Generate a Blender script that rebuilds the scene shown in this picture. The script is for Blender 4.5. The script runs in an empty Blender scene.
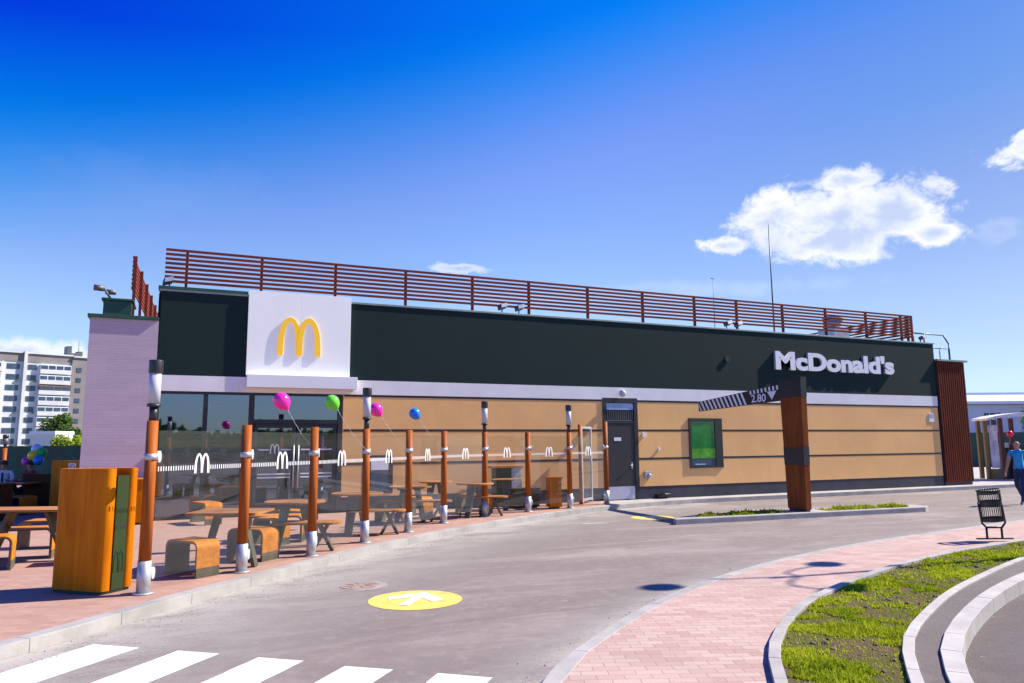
import bpy, bmesh, math, random
from mathutils import Vector, Matrix, noise
from mathutils.geometry import tessellate_polygon
R_ = math.radians
random.seed(7)
sc = bpy.context.scene
COL = sc.collection
H = 1.75
PSI = R_(65.8)
HD = Vector((math.cos(PSI), math.sin(PSI), 0)); RT = Vector((math.sin(PSI), -math.cos(PSI), 0))
PV = .12                     # height of kerbed pavements
D = 18.47                    # facade plane

# ------------------------------------------------------------------ camera
PITCH = R_(7.85); ROLL = R_(.44)
F = HD*math.cos(PITCH)+Vector((0, 0, 1))*math.sin(PITCH)
U = -HD*math.sin(PITCH)+Vector((0, 0, 1))*math.cos(PITCH)
Rr = RT*math.cos(ROLL)-U*math.sin(ROLL); Ur = U*math.cos(ROLL)+RT*math.sin(ROLL)
cd = bpy.data.cameras.new('camera'); cam = bpy.data.objects.new('camera', cd); COL.objects.link(cam)
cd.lens = 26; cd.sensor_width = 36; cd.clip_start = .05; cd.clip_end = 5000
m3 = Matrix((Rr, Ur, -F)).transposed()
cam.matrix_world = Matrix.Translation((0, 0, H)) @ m3.to_4x4()
sc.camera = cam
FP = 739.6
def raydir(px, py): return F+Rr*((px-512)/FP)-Ur*((py-341.5)/FP)
def at(px, fwd):
    p = HD*fwd+RT*((px-512)/FP*fwd*1.0)
    return Vector((p.x, p.y, 0))

# ------------------------------------------------------------------ materials
MATS = {}
def nodes(name):
    m = bpy.data.materials.new(name); m.use_nodes = True
    nt = m.node_tree; nt.nodes.clear()
    return m, nt, nt.nodes, nt.links
class N:
    """tiny node graph helper"""
    def __init__(s, nt): s.nt = nt; s.n = nt.nodes; s.l = nt.links
    def new(s, t, **k):
        o = s.n.new(t)
        for a, b in k.items(): setattr(o, a, b)
        return o
    def put(s, sock, v):
        if hasattr(v, 'is_linked') or isinstance(v, bpy.types.NodeSocket): s.l.new(v, sock)
        else:
            if isinstance(v, (tuple, list)) and len(v) == 3 and sock.type == 'RGBA': v = (*v, 1)
            sock.default_value = v
    def math(s, op, a, b=0., c=None, clamp=False):
        o = s.new('ShaderNodeMath', operation=op, use_clamp=clamp); s.put(o.inputs[0], a); s.put(o.inputs[1], b)
        if c is not None: s.put(o.inputs[2], c)
        return o.outputs[0]
    def mix(s, f, a, b, bt='MIX'):
        o = s.new('ShaderNodeMix', data_type='RGBA', blend_type=bt); s.put(o.inputs[0], f); s.put(o.inputs[6], a); s.put(o.inputs[7], b)
        return o.outputs[2]
    def ramp(s, v, a, b, lo=0., hi=1.):
        o = s.new('ShaderNodeMapRange', interpolation_type='SMOOTHSTEP'); s.put(o.inputs[0], v)
        s.put(o.inputs[1], a); s.put(o.inputs[2], b); s.put(o.inputs[3], lo); s.put(o.inputs[4], hi)
        return o.outputs[0]
    def mapping(s, src, scale=(1, 1, 1), rot=(0, 0, 0), loc=(0, 0, 0)):
        o = s.new('ShaderNodeMapping'); s.put(o.inputs[0], src)
        o.inputs[1].default_value = loc; o.inputs[2].default_value = rot; o.inputs[3].default_value = scale
        return o.outputs[0]
    def noise(s, src, scale, det=4, rough=.55, dist=0.):
        o = s.new('ShaderNodeTexNoise'); s.put(o.inputs['Vector'], src); o.inputs['Scale'].default_value = scale
        o.inputs['Detail'].default_value = det; o.inputs['Roughness'].default_value = rough; o.inputs['Distortion'].default_value = dist
        return o.outputs[0]
    def bump(s, h, st=.3, dist=.01):
        o = s.new('ShaderNodeBump'); o.inputs['Strength'].default_value = st; o.inputs['Distance'].default_value = dist
        s.put(o.inputs['Height'], h); return o.outputs[0]
    def out(s, col, rough=.6, metal=0., normal=None, spec=.5, coat=0.):
        p = s.new('ShaderNodeBsdfPrincipled'); s.put(p.inputs['Base Color'], col); s.put(p.inputs['Roughness'], rough)
        p.inputs['Metallic'].default_value = metal; p.inputs['Specular IOR Level'].default_value = spec
        p.inputs['Coat Weight'].default_value = coat
        if normal is not None: s.put(p.inputs['Normal'], normal)
        o = s.new('ShaderNodeOutputMaterial'); s.l.new(p.outputs[0], o.inputs[0]); return p
def scl(c, f): return tuple(min(1, x*f) for x in c)
def plain(name, col, rough=.55, metal=0., var=.12, scale=3., bump=.15, bscale=40., spec=.5, dirt=0., coat=0.):
    m, nt, _, _ = nodes(name); n = N(nt)
    tc = n.new('ShaderNodeTexCoord').outputs['Object']
    a = n.noise(tc, scale, 5, .6); c = n.mix(n.ramp(a, .3, .7), scl(col, 1-var), scl(col, 1+var))
    if dirt:
        b = n.noise(tc, scale*.35, 6, .7); c = n.mix(n.math('MULTIPLY', n.ramp(b, .48, .72), dirt), c, (.16, .14, .12))
    h = n.noise(tc, bscale, 4, .6)
    n.out(c, n.ramp(a, .2, .8, max(.02, rough-.06), min(1, rough+.08)), metal, n.bump(h, bump, .004), spec, coat)
    MATS[name] = m; return m
def wood(name, col, dark, axis='Z', rough=.45, scale=14., rnd=True):
    m, nt, _, _ = nodes(name); n = N(nt)
    tc = n.new('ShaderNodeTexCoord').outputs['Object']
    if rnd:
        oi = n.new('ShaderNodeObjectInfo'); ad = n.new('ShaderNodeVectorMath', operation='ADD')
        n.put(ad.inputs[0], tc); mv = n.new('ShaderNodeVectorMath', operation='SCALE'); n.put(mv.inputs[0], oi.outputs['Location']); mv.inputs[3].default_value = 3.7
        n.put(ad.inputs[1], mv.outputs[0]); tc = ad.outputs[0]
    s = {'X': (.07, 1, 1), 'Y': (1, .07, 1), 'Z': (1, 1, .07)}[axis]
    v = n.mapping(tc, s)
    a = n.noise(v, scale, 6, .65, .6); b = n.noise(v, scale*4, 3, .6)
    c = n.mix(n.ramp(a, .3, .72), dark, col); c = n.mix(n.math('MULTIPLY', n.ramp(b, .45, .8), .35), c, scl(dark, .7))
    big = n.noise(tc, 1.3, 2); c = n.mix(n.ramp(big, .3, .7, 0, .3), c, scl(col, 1.18))
    n.out(c, n.ramp(a, .2, .8, rough-.08, rough+.12), 0, n.bump(b, .2, .003), .08, .0)
    MATS[name] = m; return m

wood('bin_wood', (.66, .20, .004), (.42, .10, .001), 'Z', .38, 8)
wood('bench_wood', (.62, .225, .02), (.36, .115, .015), 'X', .5, 12)
wood('table_wood', (.42, .19, .07), (.30, .12, .04), 'X', .55, 12)
wood('post_wood', (.42, .115, .022), (.23, .052, .012), 'Z', .45, 16)
wood('slat_wood', (.24, .048, .030), (.14, .028, .02), 'X', .55, 10, False)
wood('clad_wood', (.165, .036, .018), (.09, .02, .012), 'Z', .55, 10, False)
wood('barrier_wood', (.29, .085, .022), (.15, .035, .012), 'Z', .5, 8)
wood('dark_wood', (.10, .045, .02), (.05, .02, .01), 'X', .6, 10)
plain('olive_metal', (.085, .08, .055), .5, 0, .2, 6)
plain('steel', (.50, .51, .54), .5, .6, .12, 5, .1, dirt=.25)
plain('white_disc', (.52, .56, .62), .35, 0, .05)
plain('black_metal', (.022, .022, .026), .42, 0, .2)
plain('frame_black', (.018, .016, .02), .45, 0, .15)
plain('frost_glass', (.50, .49, .55), .3, 0, .06)
plain('white_paint', (.80, .80, .81), .5, 0, .03, 1.5, .05)
plain('sign_white', (.84, .84, .86), .35, 0, .02, 1.0, .03, dirt=.02)
plain('band_white', (.80, .77, .78), .55, 0, .05, 1.2, .06, dirt=.08)
plain('blue_grey', (.10, .14, .19), .45, .3, .15)
plain('coping', (.27, .33, .31), .5, .3, .12, 2)
plain('green_trim', (.02, .075, .045), .45, 0, .15, 3)
plain('plinth', (.030, .028, .045), .6, 0, .25, 2, .3, dirt=.12)
plain('roof_grey', (.18, .18, .18), .9, 0, .2, 2)
plain('door_dark', (.022, .02, .026), .5, 0, .15)
plain('kick_plate', (.48, .47, .58), .4, .3, .08)
plain('yellow_sign', (.85, .50, .01), .35, 0, .03)
plain('lit_white', (.84, .84, .84), .35, 0, .02, 1.0, .03)
for _n in MATS['lit_white'].node_tree.nodes:
    if _n.type == 'BSDF_PRINCIPLED': _n.inputs['Emission Color'].default_value = (1, .97, .9, 1); _n.inputs['Emission Strength'].default_value = .07
_y = MATS['yellow_sign']
for _n in _y.node_tree.nodes:
    if _n.type == 'BSDF_PRINCIPLED': _n.inputs['Emission Color'].default_value = (1, .55, .01, 1); _n.inputs['Emission Strength'].default_value = .16
plain('text_white', (.82, .82, .85), .4, 0, .02)
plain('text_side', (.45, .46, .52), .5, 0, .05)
plain('panel_green', (.022, .042, .006), .45, 0, .1, 2)
plain('logo_green', (.012, .04, .008), .5, 0, .1, 2)
plain('concrete', (.38, .36, .35), .85, 0, .14, 1.4, .5, 60, dirt=.3)
plain('kerb_stone', (.34, .32, .31), .85, 0, .16, 2.2, .6, 50, dirt=.35)
plain('kerb_pale', (.40, .375, .36), .85, 0, .14, 2.6, .6, 45, dirt=.4)
plain('steel_dark', (.12, .12, .13), .5, .4, .2)
plain('pebble_dark', (.05, .045, .045), .8)
plain('lime_print', (.09, .36, .03), .2, 0, .3, 3)
plain('rubber', (.02, .02, .02), .7)
plain('cream', (.62, .60, .55), .6, 0, .06)
plain('fence_green', (.004, .05, .042), .7, 0, .3, 1.5)
plain('net_mark', (.05, .12, .11), .7)
plain('block_white', (.64, .64, .68), .8, 0, .08, .3, dirt=.1)
plain('block_grey', (.24, .21, .215), .85, 0, .12, .3, dirt=.15)
plain('block_brick', (.24, .12, .10), .85, 0, .2, .5)
plain('far_blue', (.50, .56, .72), .7, 0, .08, .3)
plain('far_light', (.74, .77, .84), .7, 0, .06, .3)
plain('far_window', (.05, .08, .13), .25, 0, .3, .8)
plain('shed_white', (.62, .64, .66), .7, 0, .06)
plain('bark', (.09, .06, .04), .9)
plain('shelter_post', (.19, .145, .05), .6, 0, .15)
plain('red_dark', (.10, .02, .02), .6)
plain('canopy', (.80, .74, .68), .5, 0, .05)
plain('skin', (.45, .24, .17), .55, 0, .05, 4, .02)
plain('shirt_blue', (.025, .33, .62), .85, 0, .12, 8, .3, 30)
plain('jeans', (.02, .035, .10), .9, 0, .3, 8, .3, 60)
plain('shoe', (.12, .12, .13), .7)
plain('hair', (.05, .03, .02), .8)
plain('shirt_white', (.62, .62, .68), .85, 0, .08, 8)
plain('shirt_red', (.22, .02, .035), .85, 0, .1, 8)
plain('tie_black', (.01, .01, .015), .8)
plain('road_yellow', (.80, .54, .11), .7, 0, .14, 7, .6, 60, dirt=.45)
plain('patch_pale', (.29, .262, .25), .85, 0, .2, 3, .5, 60)
plain('iron_rust', (.30, .215, .185), .8, .1, .2, 6, .6, 30, dirt=.3)
plain('sign_red', (.55, .06, .05), .5)
plain('poster', (.60, .55, .60), .5, 0, .35, 3)
plain('soil', (.13, .095, .06), .95, 0, .35, 6, .8, 30)
plain('house_blue', (.30, .42, .62), .4)
plain('blind', (.8, .8, .85), .6)
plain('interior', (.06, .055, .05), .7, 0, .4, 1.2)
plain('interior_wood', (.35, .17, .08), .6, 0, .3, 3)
plain('string', (.6, .6, .65), .5)
for nm, c in dict(pink=(1., .03, .42), lime=(.16, .72, .04), blue=(.01, .22, .75), yellow=(.8, .65, .02), magenta=(.6, .02, .42), green=(.03, .45, .08), red=(.75, .01, .04), pale=(.45, .62, .85)).items():
    m, nt, _, _ = nodes('balloon_'+nm); n = N(nt)
    p = n.out(c, .22, 0, None, .5); p.inputs['Subsurface Weight'].default_value = .15; MATS['balloon_'+nm] = m

def line_paint():
    m, nt, _, _ = nodes('line_paint'); n = N(nt); tc = n.new('ShaderNodeTexCoord').outputs['Object']
    a = n.noise(tc, 2.2, 6, .7); b = n.noise(tc, 45, 4, .7)
    w = n.math('MULTIPLY', n.ramp(b, .46, .66), n.ramp(a, .40, .64), clamp=True)
    c = n.mix(n.math('MULTIPLY', w, .8), (.74, .735, .73), (.22, .20, .19))
    n.out(c, .6, 0, n.bump(b, .4, .004)); MATS['line_paint'] = m
line_paint()

def asphalt(name, base, pale, amt=1.):
    m, nt, _, _ = nodes(name); n = N(nt); tc = n.new('ShaderNodeTexCoord').outputs['Object']
    v = n.mapping(tc, (.38, 1., 1), (0, 0, R_(-42)))
    st = n.noise(v, .9, 9, .68, .8); st2 = n.noise(n.mapping(tc, (.10, 1.5, 1), (0, 0, R_(-34))), 2.4, 6, .65, .3)
    bl = n.noise(tc, .42, 6, .65); g = n.noise(tc, 130, 3, .75); g2 = n.noise(tc, 34, 5, .75); md = n.noise(tc, 6.5, 6, .7, .4)
    f = n.math('ADD', n.math('MULTIPLY', n.ramp(st, .42, .70), .62), n.math('MULTIPLY', n.ramp(st2, .50, .74), .30))
    f = n.math('MULTIPLY', n.math('MULTIPLY', f, n.ramp(bl, .32, .62, .25, 1.)), amt, clamp=True)
    c = n.mix(f, base, pale)
    c = n.mix(n.ramp(md, .46, .72, 0, .26), c, scl(pale, 1.1)); c = n.mix(n.ramp(md, .46, .26, 0, .2), c, scl(base, .72))
    c = n.mix(n.ramp(g, .38, .68, 0, .55), c, scl(pale, 1.25)); c = n.mix(n.ramp(g2, .5, .78, 0, .42), c, scl(base, .55))
    sp = n.noise(tc, 9, 2, .5); c = n.mix(n.ramp(sp, .70, .77, 0, .45), c, (.48, .45, .43))
    vo = n.new('ShaderNodeTexVoronoi', feature='DISTANCE_TO_EDGE'); n.put(vo.inputs['Vector'], n.mapping(tc, (.22, .22, .22), (0, 0, .4)))
    nz = n.noise(tc, 1.2, 3); 
    # tar seams where the surface was laid in lanes
    wv = n.new('ShaderNodeVectorMath', operation='ADD'); n.put(wv.inputs[0], n.mapping(tc, (.30, .30, .30), (0, 0, .4)))
    nn = n.new('ShaderNodeTexNoise'); n.put(nn.inputs['Vector'], tc); nn.inputs['Scale'].default_value = 1.6; nn.inputs['Detail'].default_value = 6
    sc_ = n.new('ShaderNodeVectorMath', operation='SCALE'); n.put(sc_.inputs[0], nn.outputs['Color']); sc_.inputs[3].default_value = .35; n.l.new(sc_.outputs[0], wv.inputs[1])
    n.l.new(wv.outputs[0], vo.inputs['Vector'])
    ck = n.math('MULTIPLY', n.ramp(vo.outputs[0], .0025, .0, 0, 1), n.ramp(bl, .50, .62)); c = n.mix(n.math('MULTIPLY', ck, .55), c, scl(base, .35))
    oil = n.ramp(n.noise(tc, 1.15, 3, .5), .69, .80); c = n.mix(n.math('MULTIPLY', oil, .45), c, scl(base, .5))
    tr_ = n.noise(n.mapping(tc, (.05, 3.2, 1), (0, 0, R_(-33))), 1.0, 3, .6, .2); c = n.mix(n.math('MULTIPLY', n.ramp(tr_, .60, .72), .28), c, scl(base, .7))
    n.out(c, n.ramp(bl, .3, .7, .72, .9), 0, n.bump(n.math('SUBTRACT', g, n.math('MULTIPLY', ck, .5)), .55, .006), .35); MATS[name] = m
asphalt('asphalt', (.118, .095, .088), (.36, .30, .28))
asphalt('asphalt_strip', (.085, .070, .068), (.18, .15, .14), .7)
asphalt('asphalt_dark', (.060, .047, .050), (.15, .115, .115), .9)

def pavers(name, c1, c2, mortar, rot, bw, bh, big, off=.5, wear=.35):
    m, nt, _, _ = nodes(name); n = N(nt); tc = n.new('ShaderNodeTexCoord').outputs['Object']
    v = n.mapping(tc, (1, 1, 1), (0, 0, rot))
    b = n.new('ShaderNodeTexBrick', offset=off); n.put(b.inputs['Vector'], v)
    b.inputs['Color1'].default_value = (*c1, 1); b.inputs['Color2'].default_value = (*c2, 1); b.inputs['Mortar'].default_value = (*mortar, 1)
    b.inputs['Scale'].default_value = 1; b.inputs['Mortar Size'].default_value = .0045; b.inputs['Mortar Smooth'].default_value = .3
    b.inputs['Brick Width'].default_value = bw; b.inputs['Row Height'].default_value = bh; b.inputs['Bias'].default_value = 0
    c = b.outputs[0]
    # clusters of blocks from another batch
    b2 = n.new('ShaderNodeTexBrick', offset=off); n.put(b2.inputs['Vector'], n.mapping(tc, (1, 1, 1), (0, 0, rot), (3*bw, 2*bh, 0)))
    b2.inputs['Color1'].default_value = (0, 0, 0, 1); b2.inputs['Color2'].default_value = (1, 1, 1, 1); b2.inputs['Mortar'].default_value = (.5, .5, .5, 1)
    b2.inputs['Scale'].default_value = 1; b2.inputs['Brick Width'].default_value = bw*big; b2.inputs['Row Height'].default_value = bh*2; b2.inputs['Mortar Size'].default_value = 0
    c = n.mix(n.math('MULTIPLY', b2.outputs[0], .22), c, scl(c1, 1.35))
    a = n.noise(tc, .55, 6, .65); c = n.mix(n.ramp(a, .42, .75, 0, wear), c, scl(mortar, 1.3))
    g = n.noise(tc, 90, 3, .7); c = n.mix(n.ramp(g, .4, .75, 0, .25), c, scl(c2, .6))
    h = n.math('ADD', n.math('MULTIPLY', b.outputs[1], -1.), n.math('MULTIPLY', g, .25))
    n.out(c, .85, 0, n.bump(h, .5, .006), .3); MATS[name] = m
pavers('terrace_paving', (.42, .255, .20), (.34, .19, .15), (.25, .19, .165), R_(24), .2, .1, 3, .5, .35)
pavers('path_paving', (.48, .35, .31), (.385, .24, .21), (.27, .19, .17), R_(22), .2, .1, 2, .5, .45)
pavers('wing_stone', (.50, .40, .48), (.465, .37, .445), (.42, .335, .40), 0, .3, .06, 3, .5, .12)

def wall_mat(name, col, streak):
    m, nt, _, _ = nodes(name); n = N(nt); tc = n.new('ShaderNodeTexCoord').outputs['Object']
    a = n.noise(n.mapping(tc, (.5, .5, .5)), 1.2, 6, .65); s = n.noise(n.mapping(tc, (2.2, 1, .25)), 1.6, 5, .6)
    c = n.mix(n.ramp(a, .3, .7), scl(col, .93), scl(col, 1.06)); c = n.mix(n.ramp(s, .52, .8, 0, streak), c, scl(col, .72))
    g = n.noise(tc, 55, 5, .7)
    n.out(c, .8, 0, n.bump(g, .35, .005), .3); MATS[name] = m
wall_mat('tan_render', (.88, .495, .195), .26)
wall_mat('green_render', (.0048, .0205, .0205), .2)

def glass(name, tint, refl, rough=.02, film=0.):
    m, nt, _, _ = nodes(name); n = N(nt)
    t = n.new('ShaderNodeBsdfTransparent'); t.inputs[0].default_value = (*tint, 1)
    g = n.new('ShaderNodeBsdfGlossy'); g.inputs[0].default_value = (.74, .82, 1, 1); g.inputs[1].default_value = rough
    lw = n.new('ShaderNodeLayerWeight'); lw.inputs[0].default_value = .5
    tc = n.new('ShaderNodeTexCoord').outputs['Object']; n.put(g.inputs['Normal'], n.bump(n.noise(tc, .9, 2), .04, .02))
    f = n.math('MULTIPLY', n.math('ADD', .04, n.math('MULTIPLY', n.math('POWER', lw.outputs['Facing'], 5.), .96)), refl, clamp=True)
    mx = n.new('ShaderNodeMixShader'); n.put(mx.inputs[0], f); n.l.new(t.outputs[0], mx.inputs[1]); n.l.new(g.outputs[0], mx.inputs[2])
    if film:
        df = n.new('ShaderNodeBsdfDiffuse'); df.inputs[0].default_value = (.75, .76, .78, 1); m2 = n.new('ShaderNodeMixShader')
        n.put(m2.inputs[0], n.ramp(n.noise(n.mapping(tc, (1, 1, 2.2)), 1.6, 6, .65), .3, .75, film*.5, film*1.5)); n.l.new(mx.outputs[0], m2.inputs[1]); n.l.new(df.outputs[0], m2.inputs[2]); mx = m2
    o = n.new('ShaderNodeOutputMaterial'); n.l.new(mx.outputs[0], o.inputs[0]); MATS[name] = m
glass('screen_glass', (.95, .96, .95), .85, .02, .008)
glass('shop_glass', (.42, .48, .60), 4.6, .02)
glass('lamp_glass', (.85, .85, .88), 1.5)

def green_pane():
    m, nt, _, _ = nodes('green_pane'); n = N(nt); tc = n.new('ShaderNodeTexCoord').outputs['Object']
    sx = n.new('ShaderNodeSeparateXYZ'); n.put(sx.inputs[0], tc)
    a = n.noise(n.mapping(tc, (1.5, 1, 3.5)), 2.0, 4)
    c = n.mix(n.ramp(a, .35, .7), (.015, .17, .04), (.025, .25, .045)); n.out(c, .12, 0, None, .5); MATS['green_pane'] = m
green_pane()

def leafmat(name, c1, c2, tr=.3):
    m, nt, _, _ = nodes(name); n = N(nt); g = n.new('ShaderNodeNewGeometry')
    tc = n.new('ShaderNodeTexCoord').outputs['Object']; a = n.noise(tc, 1.1, 3)
    f = n.math('ADD', n.math('MULTIPLY', g.outputs['Random Per Island'], .6), n.math('MULTIPLY', n.ramp(a, .3, .7), .4))
    c = n.mix(f, c1, c2)
    d = n.new('ShaderNodeBsdfDiffuse'); n.put(d.inputs[0], c); t = n.new('ShaderNodeBsdfTranslucent'); n.put(t.inputs[0], c)
    mx = n.new('ShaderNodeMixShader'); mx.inputs[0].default_value = tr; n.l.new(d.outputs[0], mx.inputs[1]); n.l.new(t.outputs[0], mx.inputs[2])
    o = n.new('ShaderNodeOutputMaterial'); n.l.new(mx.outputs[0], o.inputs[0]); MATS[name] = m
leafmat('leaf', (.03, .07, .02), (.12, .19, .045))
leafmat('leaf_bright', (.14, .24, .02), (.36, .46, .05))
leafmat('grass_blade', (.16, .24, .008), (.66, .68, .05), .35)
def groundmat():
    m, nt, _, _ = nodes('verge_ground'); n = N(nt); tc = n.new('ShaderNodeTexCoord').outputs['Object']
    a = n.noise(tc, 1.6, 6, .65); g = n.noise(tc, 28, 5, .7)
    c = n.mix(n.ramp(a, .42, .58), (.15, .10, .062), (.12, .12, .03)); c = n.mix(n.ramp(g, .4, .7, 0, .5), c, (.05, .04, .03))
    n.out(c, .95, 0, n.bump(g, 1., .03), .1); MATS['verge_ground'] = m
    m, nt, _, _ = nodes('far_ground'); n = N(nt); tc = n.new('ShaderNodeTexCoord').outputs['Object']
    a = n.noise(tc, .05, 6, .65); c = n.mix(n.ramp(a, .4, .6), (.20, .185, .165), (.09, .12, .04)); n.out(c, .95); MATS['far_ground'] = m
groundmat()

# ------------------------------------------------------------------ objects
def tag(o, label=None, cat=None, group=None, kind=None):
    if label: o['label'] = label
    if cat: o['category'] = cat
    if group: o['group'] = group
    if kind: o['kind'] = kind
    return o
WORLD = {}
def thing(name, label, cat, loc=(0, 0, 0), rz=0., group=None):
    o = bpy.data.objects.new(name, None); COL.objects.link(o); o.location = loc; o.rotation_euler = (0, 0, rz)
    o.empty_display_size = .2
    WORLD[o.name] = Matrix.Translation(loc) @ Matrix.Rotation(rz, 4, 'Z')
    return tag(o, label, cat, group)
class MB:
    def __init__(s): s.v = []; s.f = []; s.mi = []; s.m = 0; s.sm = []; s.smooth = False
    def face(s, idx): s.f.append(tuple(idx)); s.mi.append(s.m); s.sm.append(s.smooth)
    def add(s, vs, fs):
        b = len(s.v); s.v += [Vector(x) for x in vs]
        for f in fs: s.face([b+i for i in f])
        return s
    def box(s, x0, x1, y0, y1, z0, z1):
        s.add([(x0, y0, z0), (x1, y0, z0), (x1, y1, z0), (x0, y1, z0), (x0, y0, z1), (x1, y0, z1), (x1, y1, z1), (x0, y1, z1)],
              [(0, 3, 2, 1), (4, 5, 6, 7), (0, 1, 5, 4), (1, 2, 6, 5), (2, 3, 7, 6), (3, 0, 4, 7)]); return s
    def obox(s, c, ax, ay, az):
        c = Vector(c); ax = Vector(ax); ay = Vector(ay); az = Vector(az); vs = []
        for k in (-1, 1):
            for (i, j) in ((-1, -1), (1, -1), (1, 1), (-1, 1)): vs.append(c+ax*i+ay*j+az*k)
        s.add(vs, [(0, 3, 2, 1), (4, 5, 6, 7), (0, 1, 5, 4), (1, 2, 6, 5), (2, 3, 7, 6), (3, 0, 4, 7)]); return s
    def bar(s, p0, p1, w, h, up=(0, 0, 1)):
        p0 = Vector(p0); p1 = Vector(p1); d = (p1-p0); L = d.length; d.normalize(); u = Vector(up); sd = d.cross(u)
        if sd.length < 1e-4: sd = Vector((1, 0, 0))
        sd.normalize(); u = sd.cross(d)
        return s.obox((p0+p1)/2, d*L/2, sd*w/2, u*h/2)
    def cyl(s, p0, p1, r0, r1=None, n=12, caps=True, smooth=True):
        r1 = r0 if r1 is None else r1; p0 = Vector(p0); p1 = Vector(p1); d = (p1-p0).normalized()
        a = d.orthogonal().normalized(); b = d.cross(a); base = len(s.v)
        for p, r in ((p0, r0), (p1, r1)):
            for i in range(n):
                t = 2*math.pi*i/n; s.v.append(p+(a*math.cos(t)+b*math.sin(t))*r)
        sm = s.smooth; s.smooth = smooth
        for i in range(n): j = (i+1) % n; s.face((base+i, base+j, base+n+j, base+n+i))
        s.smooth = sm
        if caps: s.face(tuple(base+n-1-i for i in range(n))); s.face(tuple(base+n+i for i in range(n)))
        return s
    def tube(s, pts, r, n=8):
        for a, b in zip(pts, pts[1:]): s.cyl(a, b, r, r, n)
        for p in pts[1:-1]: s.ball(p, r*1.01, 6, 4)
        return s
    def ball(s, c, r, n=14, m=9, sx=1, sy=1, sz=1, fn=None):
        c = Vector(c); base = len(s.v); sm = s.smooth; s.smooth = True
        for j in range(1, m):
            ph = math.pi*j/m
            for i in range(n):
                t = 2*math.pi*i/n; q = Vector((math.sin(ph)*math.cos(t)*sx, math.sin(ph)*math.sin(t)*sy, math.cos(ph)*sz))*r
                if fn: q = fn(q)
                s.v.append(c+q)
        q = Vector((0, 0, r*sz)); s.v.append(c+(fn(q) if fn else q)); q = Vector((0, 0, -r*sz)); s.v.append(c+(fn(q) if fn else q))
        T = base+(m-1)*n; B = T+1
        for j in range(m-2):
            for i in range(n): k = (i+1) % n; s.face((base+j*n+i, base+(j+1)*n+i, base+(j+1)*n+k, base+j*n+k))
        for i in range(n): k = (i+1) % n; s.face((T, base+i, base+k)); s.face((B, base+(m-2)*n+k, base+(m-2)*n+i))
        s.smooth = sm; return s
    def poly(s, pts, z):
        tr = tessellate_polygon([[Vector((p[0], p[1], 0)) for p in pts]]); b = len(s.v)
        s.v += [Vector((p[0], p[1], z)) for p in pts]
        for t in tr:
            a, c, d = [s.v[b+i] for i in t]
            n = (c-a).cross(d-a); s.face([b+i for i in (t if n.z > 0 else t[::-1])])
        return s
    def prism(s, pts, fn0, fn1):
        """closed outline pts (2D) swept between two maps 2D->3D"""
        tr = tessellate_polygon([[Vector((p[0], p[1], 0)) for p in pts]]); b = len(s.v); n = len(pts)
        s.v += [Vector(fn0(p)) for p in pts]+[Vector(fn1(p)) for p in pts]
        for t in tr: s.face([b+i for i in t]); s.face([b+n+i for i in t[::-1]])
        for i in range(n): j = (i+1) % n; s.face((b+i, b+j, b+n+j, b+n+i))
        return s
    def build(s, name, mat, parent=None, label=None, bevel=0., local=False, seg=2):
        me = bpy.data.meshes.new(name)
        vs = s.v
        if parent is not None and not local:
            inv = WORLD[parent.name].inverted(); vs = [inv @ v for v in vs]
        me.from_pydata([tuple(v) for v in vs], [], s.f)
        ms = mat if isinstance(mat, (list, tuple)) else [mat]
        for x in ms: me.materials.append(MATS[x])
        me.polygons.foreach_set('material_index', s.mi); me.polygons.foreach_set('use_smooth', s.sm)
        bm = bmesh.new(); bm.from_mesh(me); 
        if bevel > 0:
            bmesh.ops.recalc_face_normals(bm, faces=bm.faces)
            es = [e for e in bm.edges if len(e.link_faces) == 2 and e.calc_face_angle(0) > .7]
            bmesh.ops.bevel(bm, geom=es, offset=bevel, segments=seg, affect='EDGES', profile=.6, clamp_overlap=True)
        elif len(s.f) < 30000: bmesh.ops.recalc_face_normals(bm, faces=bm.faces)
        bm.to_mesh(me); bm.free(); me.update()
        o = bpy.data.objects.new(name, me); COL.objects.link(o)
        if parent is not None: o.parent = parent; WORLD[o.name] = WORLD[parent.name]
        else: WORLD[o.name] = Matrix.Identity(4)
        if label: o['label'] = label
        return o
def copy_tree(o, parent=None):
    c = o.copy(); COL.objects.link(c)
    if parent is not None: c.parent = parent
    for ch in list(o.children): copy_tree(ch, c)
    return c
def spline(pts, step=.25):
    P = [Vector((*p, 0)) if len(p) == 2 else Vector(p) for p in pts]; P = [2*P[0]-P[1]]+P+[2*P[-1]-P[-2]]; out = []
    for i in range(1, len(P)-2):
        a, b, c, d = P[i-1:i+3]; n = max(2, int((c-b).length/step))
        for k in range(n):
            t = k/n; out.append(.5*((2*b)+(c-a)*t+(2*a-5*b+4*c-d)*t*t+(3*b-a-3*c+d)*t**3))
    out.append(P[-2]); return out
def resample(c, n):
    L = [0]
    for a, b in zip(c, c[1:]): L.append(L[-1]+(b-a).length)
    out = []; j = 0
    for i in range(n+1):
        t = L[-1]*i/n
        while j < len(L)-2 and L[j+1] < t: j += 1
        f = (t-L[j])/max(1e-9, L[j+1]-L[j]); out.append(c[j].lerp(c[j+1], min(1, f)))
    return out
def offset(c, d):
    out = []
    for i, p in enumerate(c):
        t = (c[min(i+1, len(c)-1)]-c[max(i-1, 0)]).normalized(); out.append(p+Vector((t.y, -t.x, 0))*d)
    return out
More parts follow.
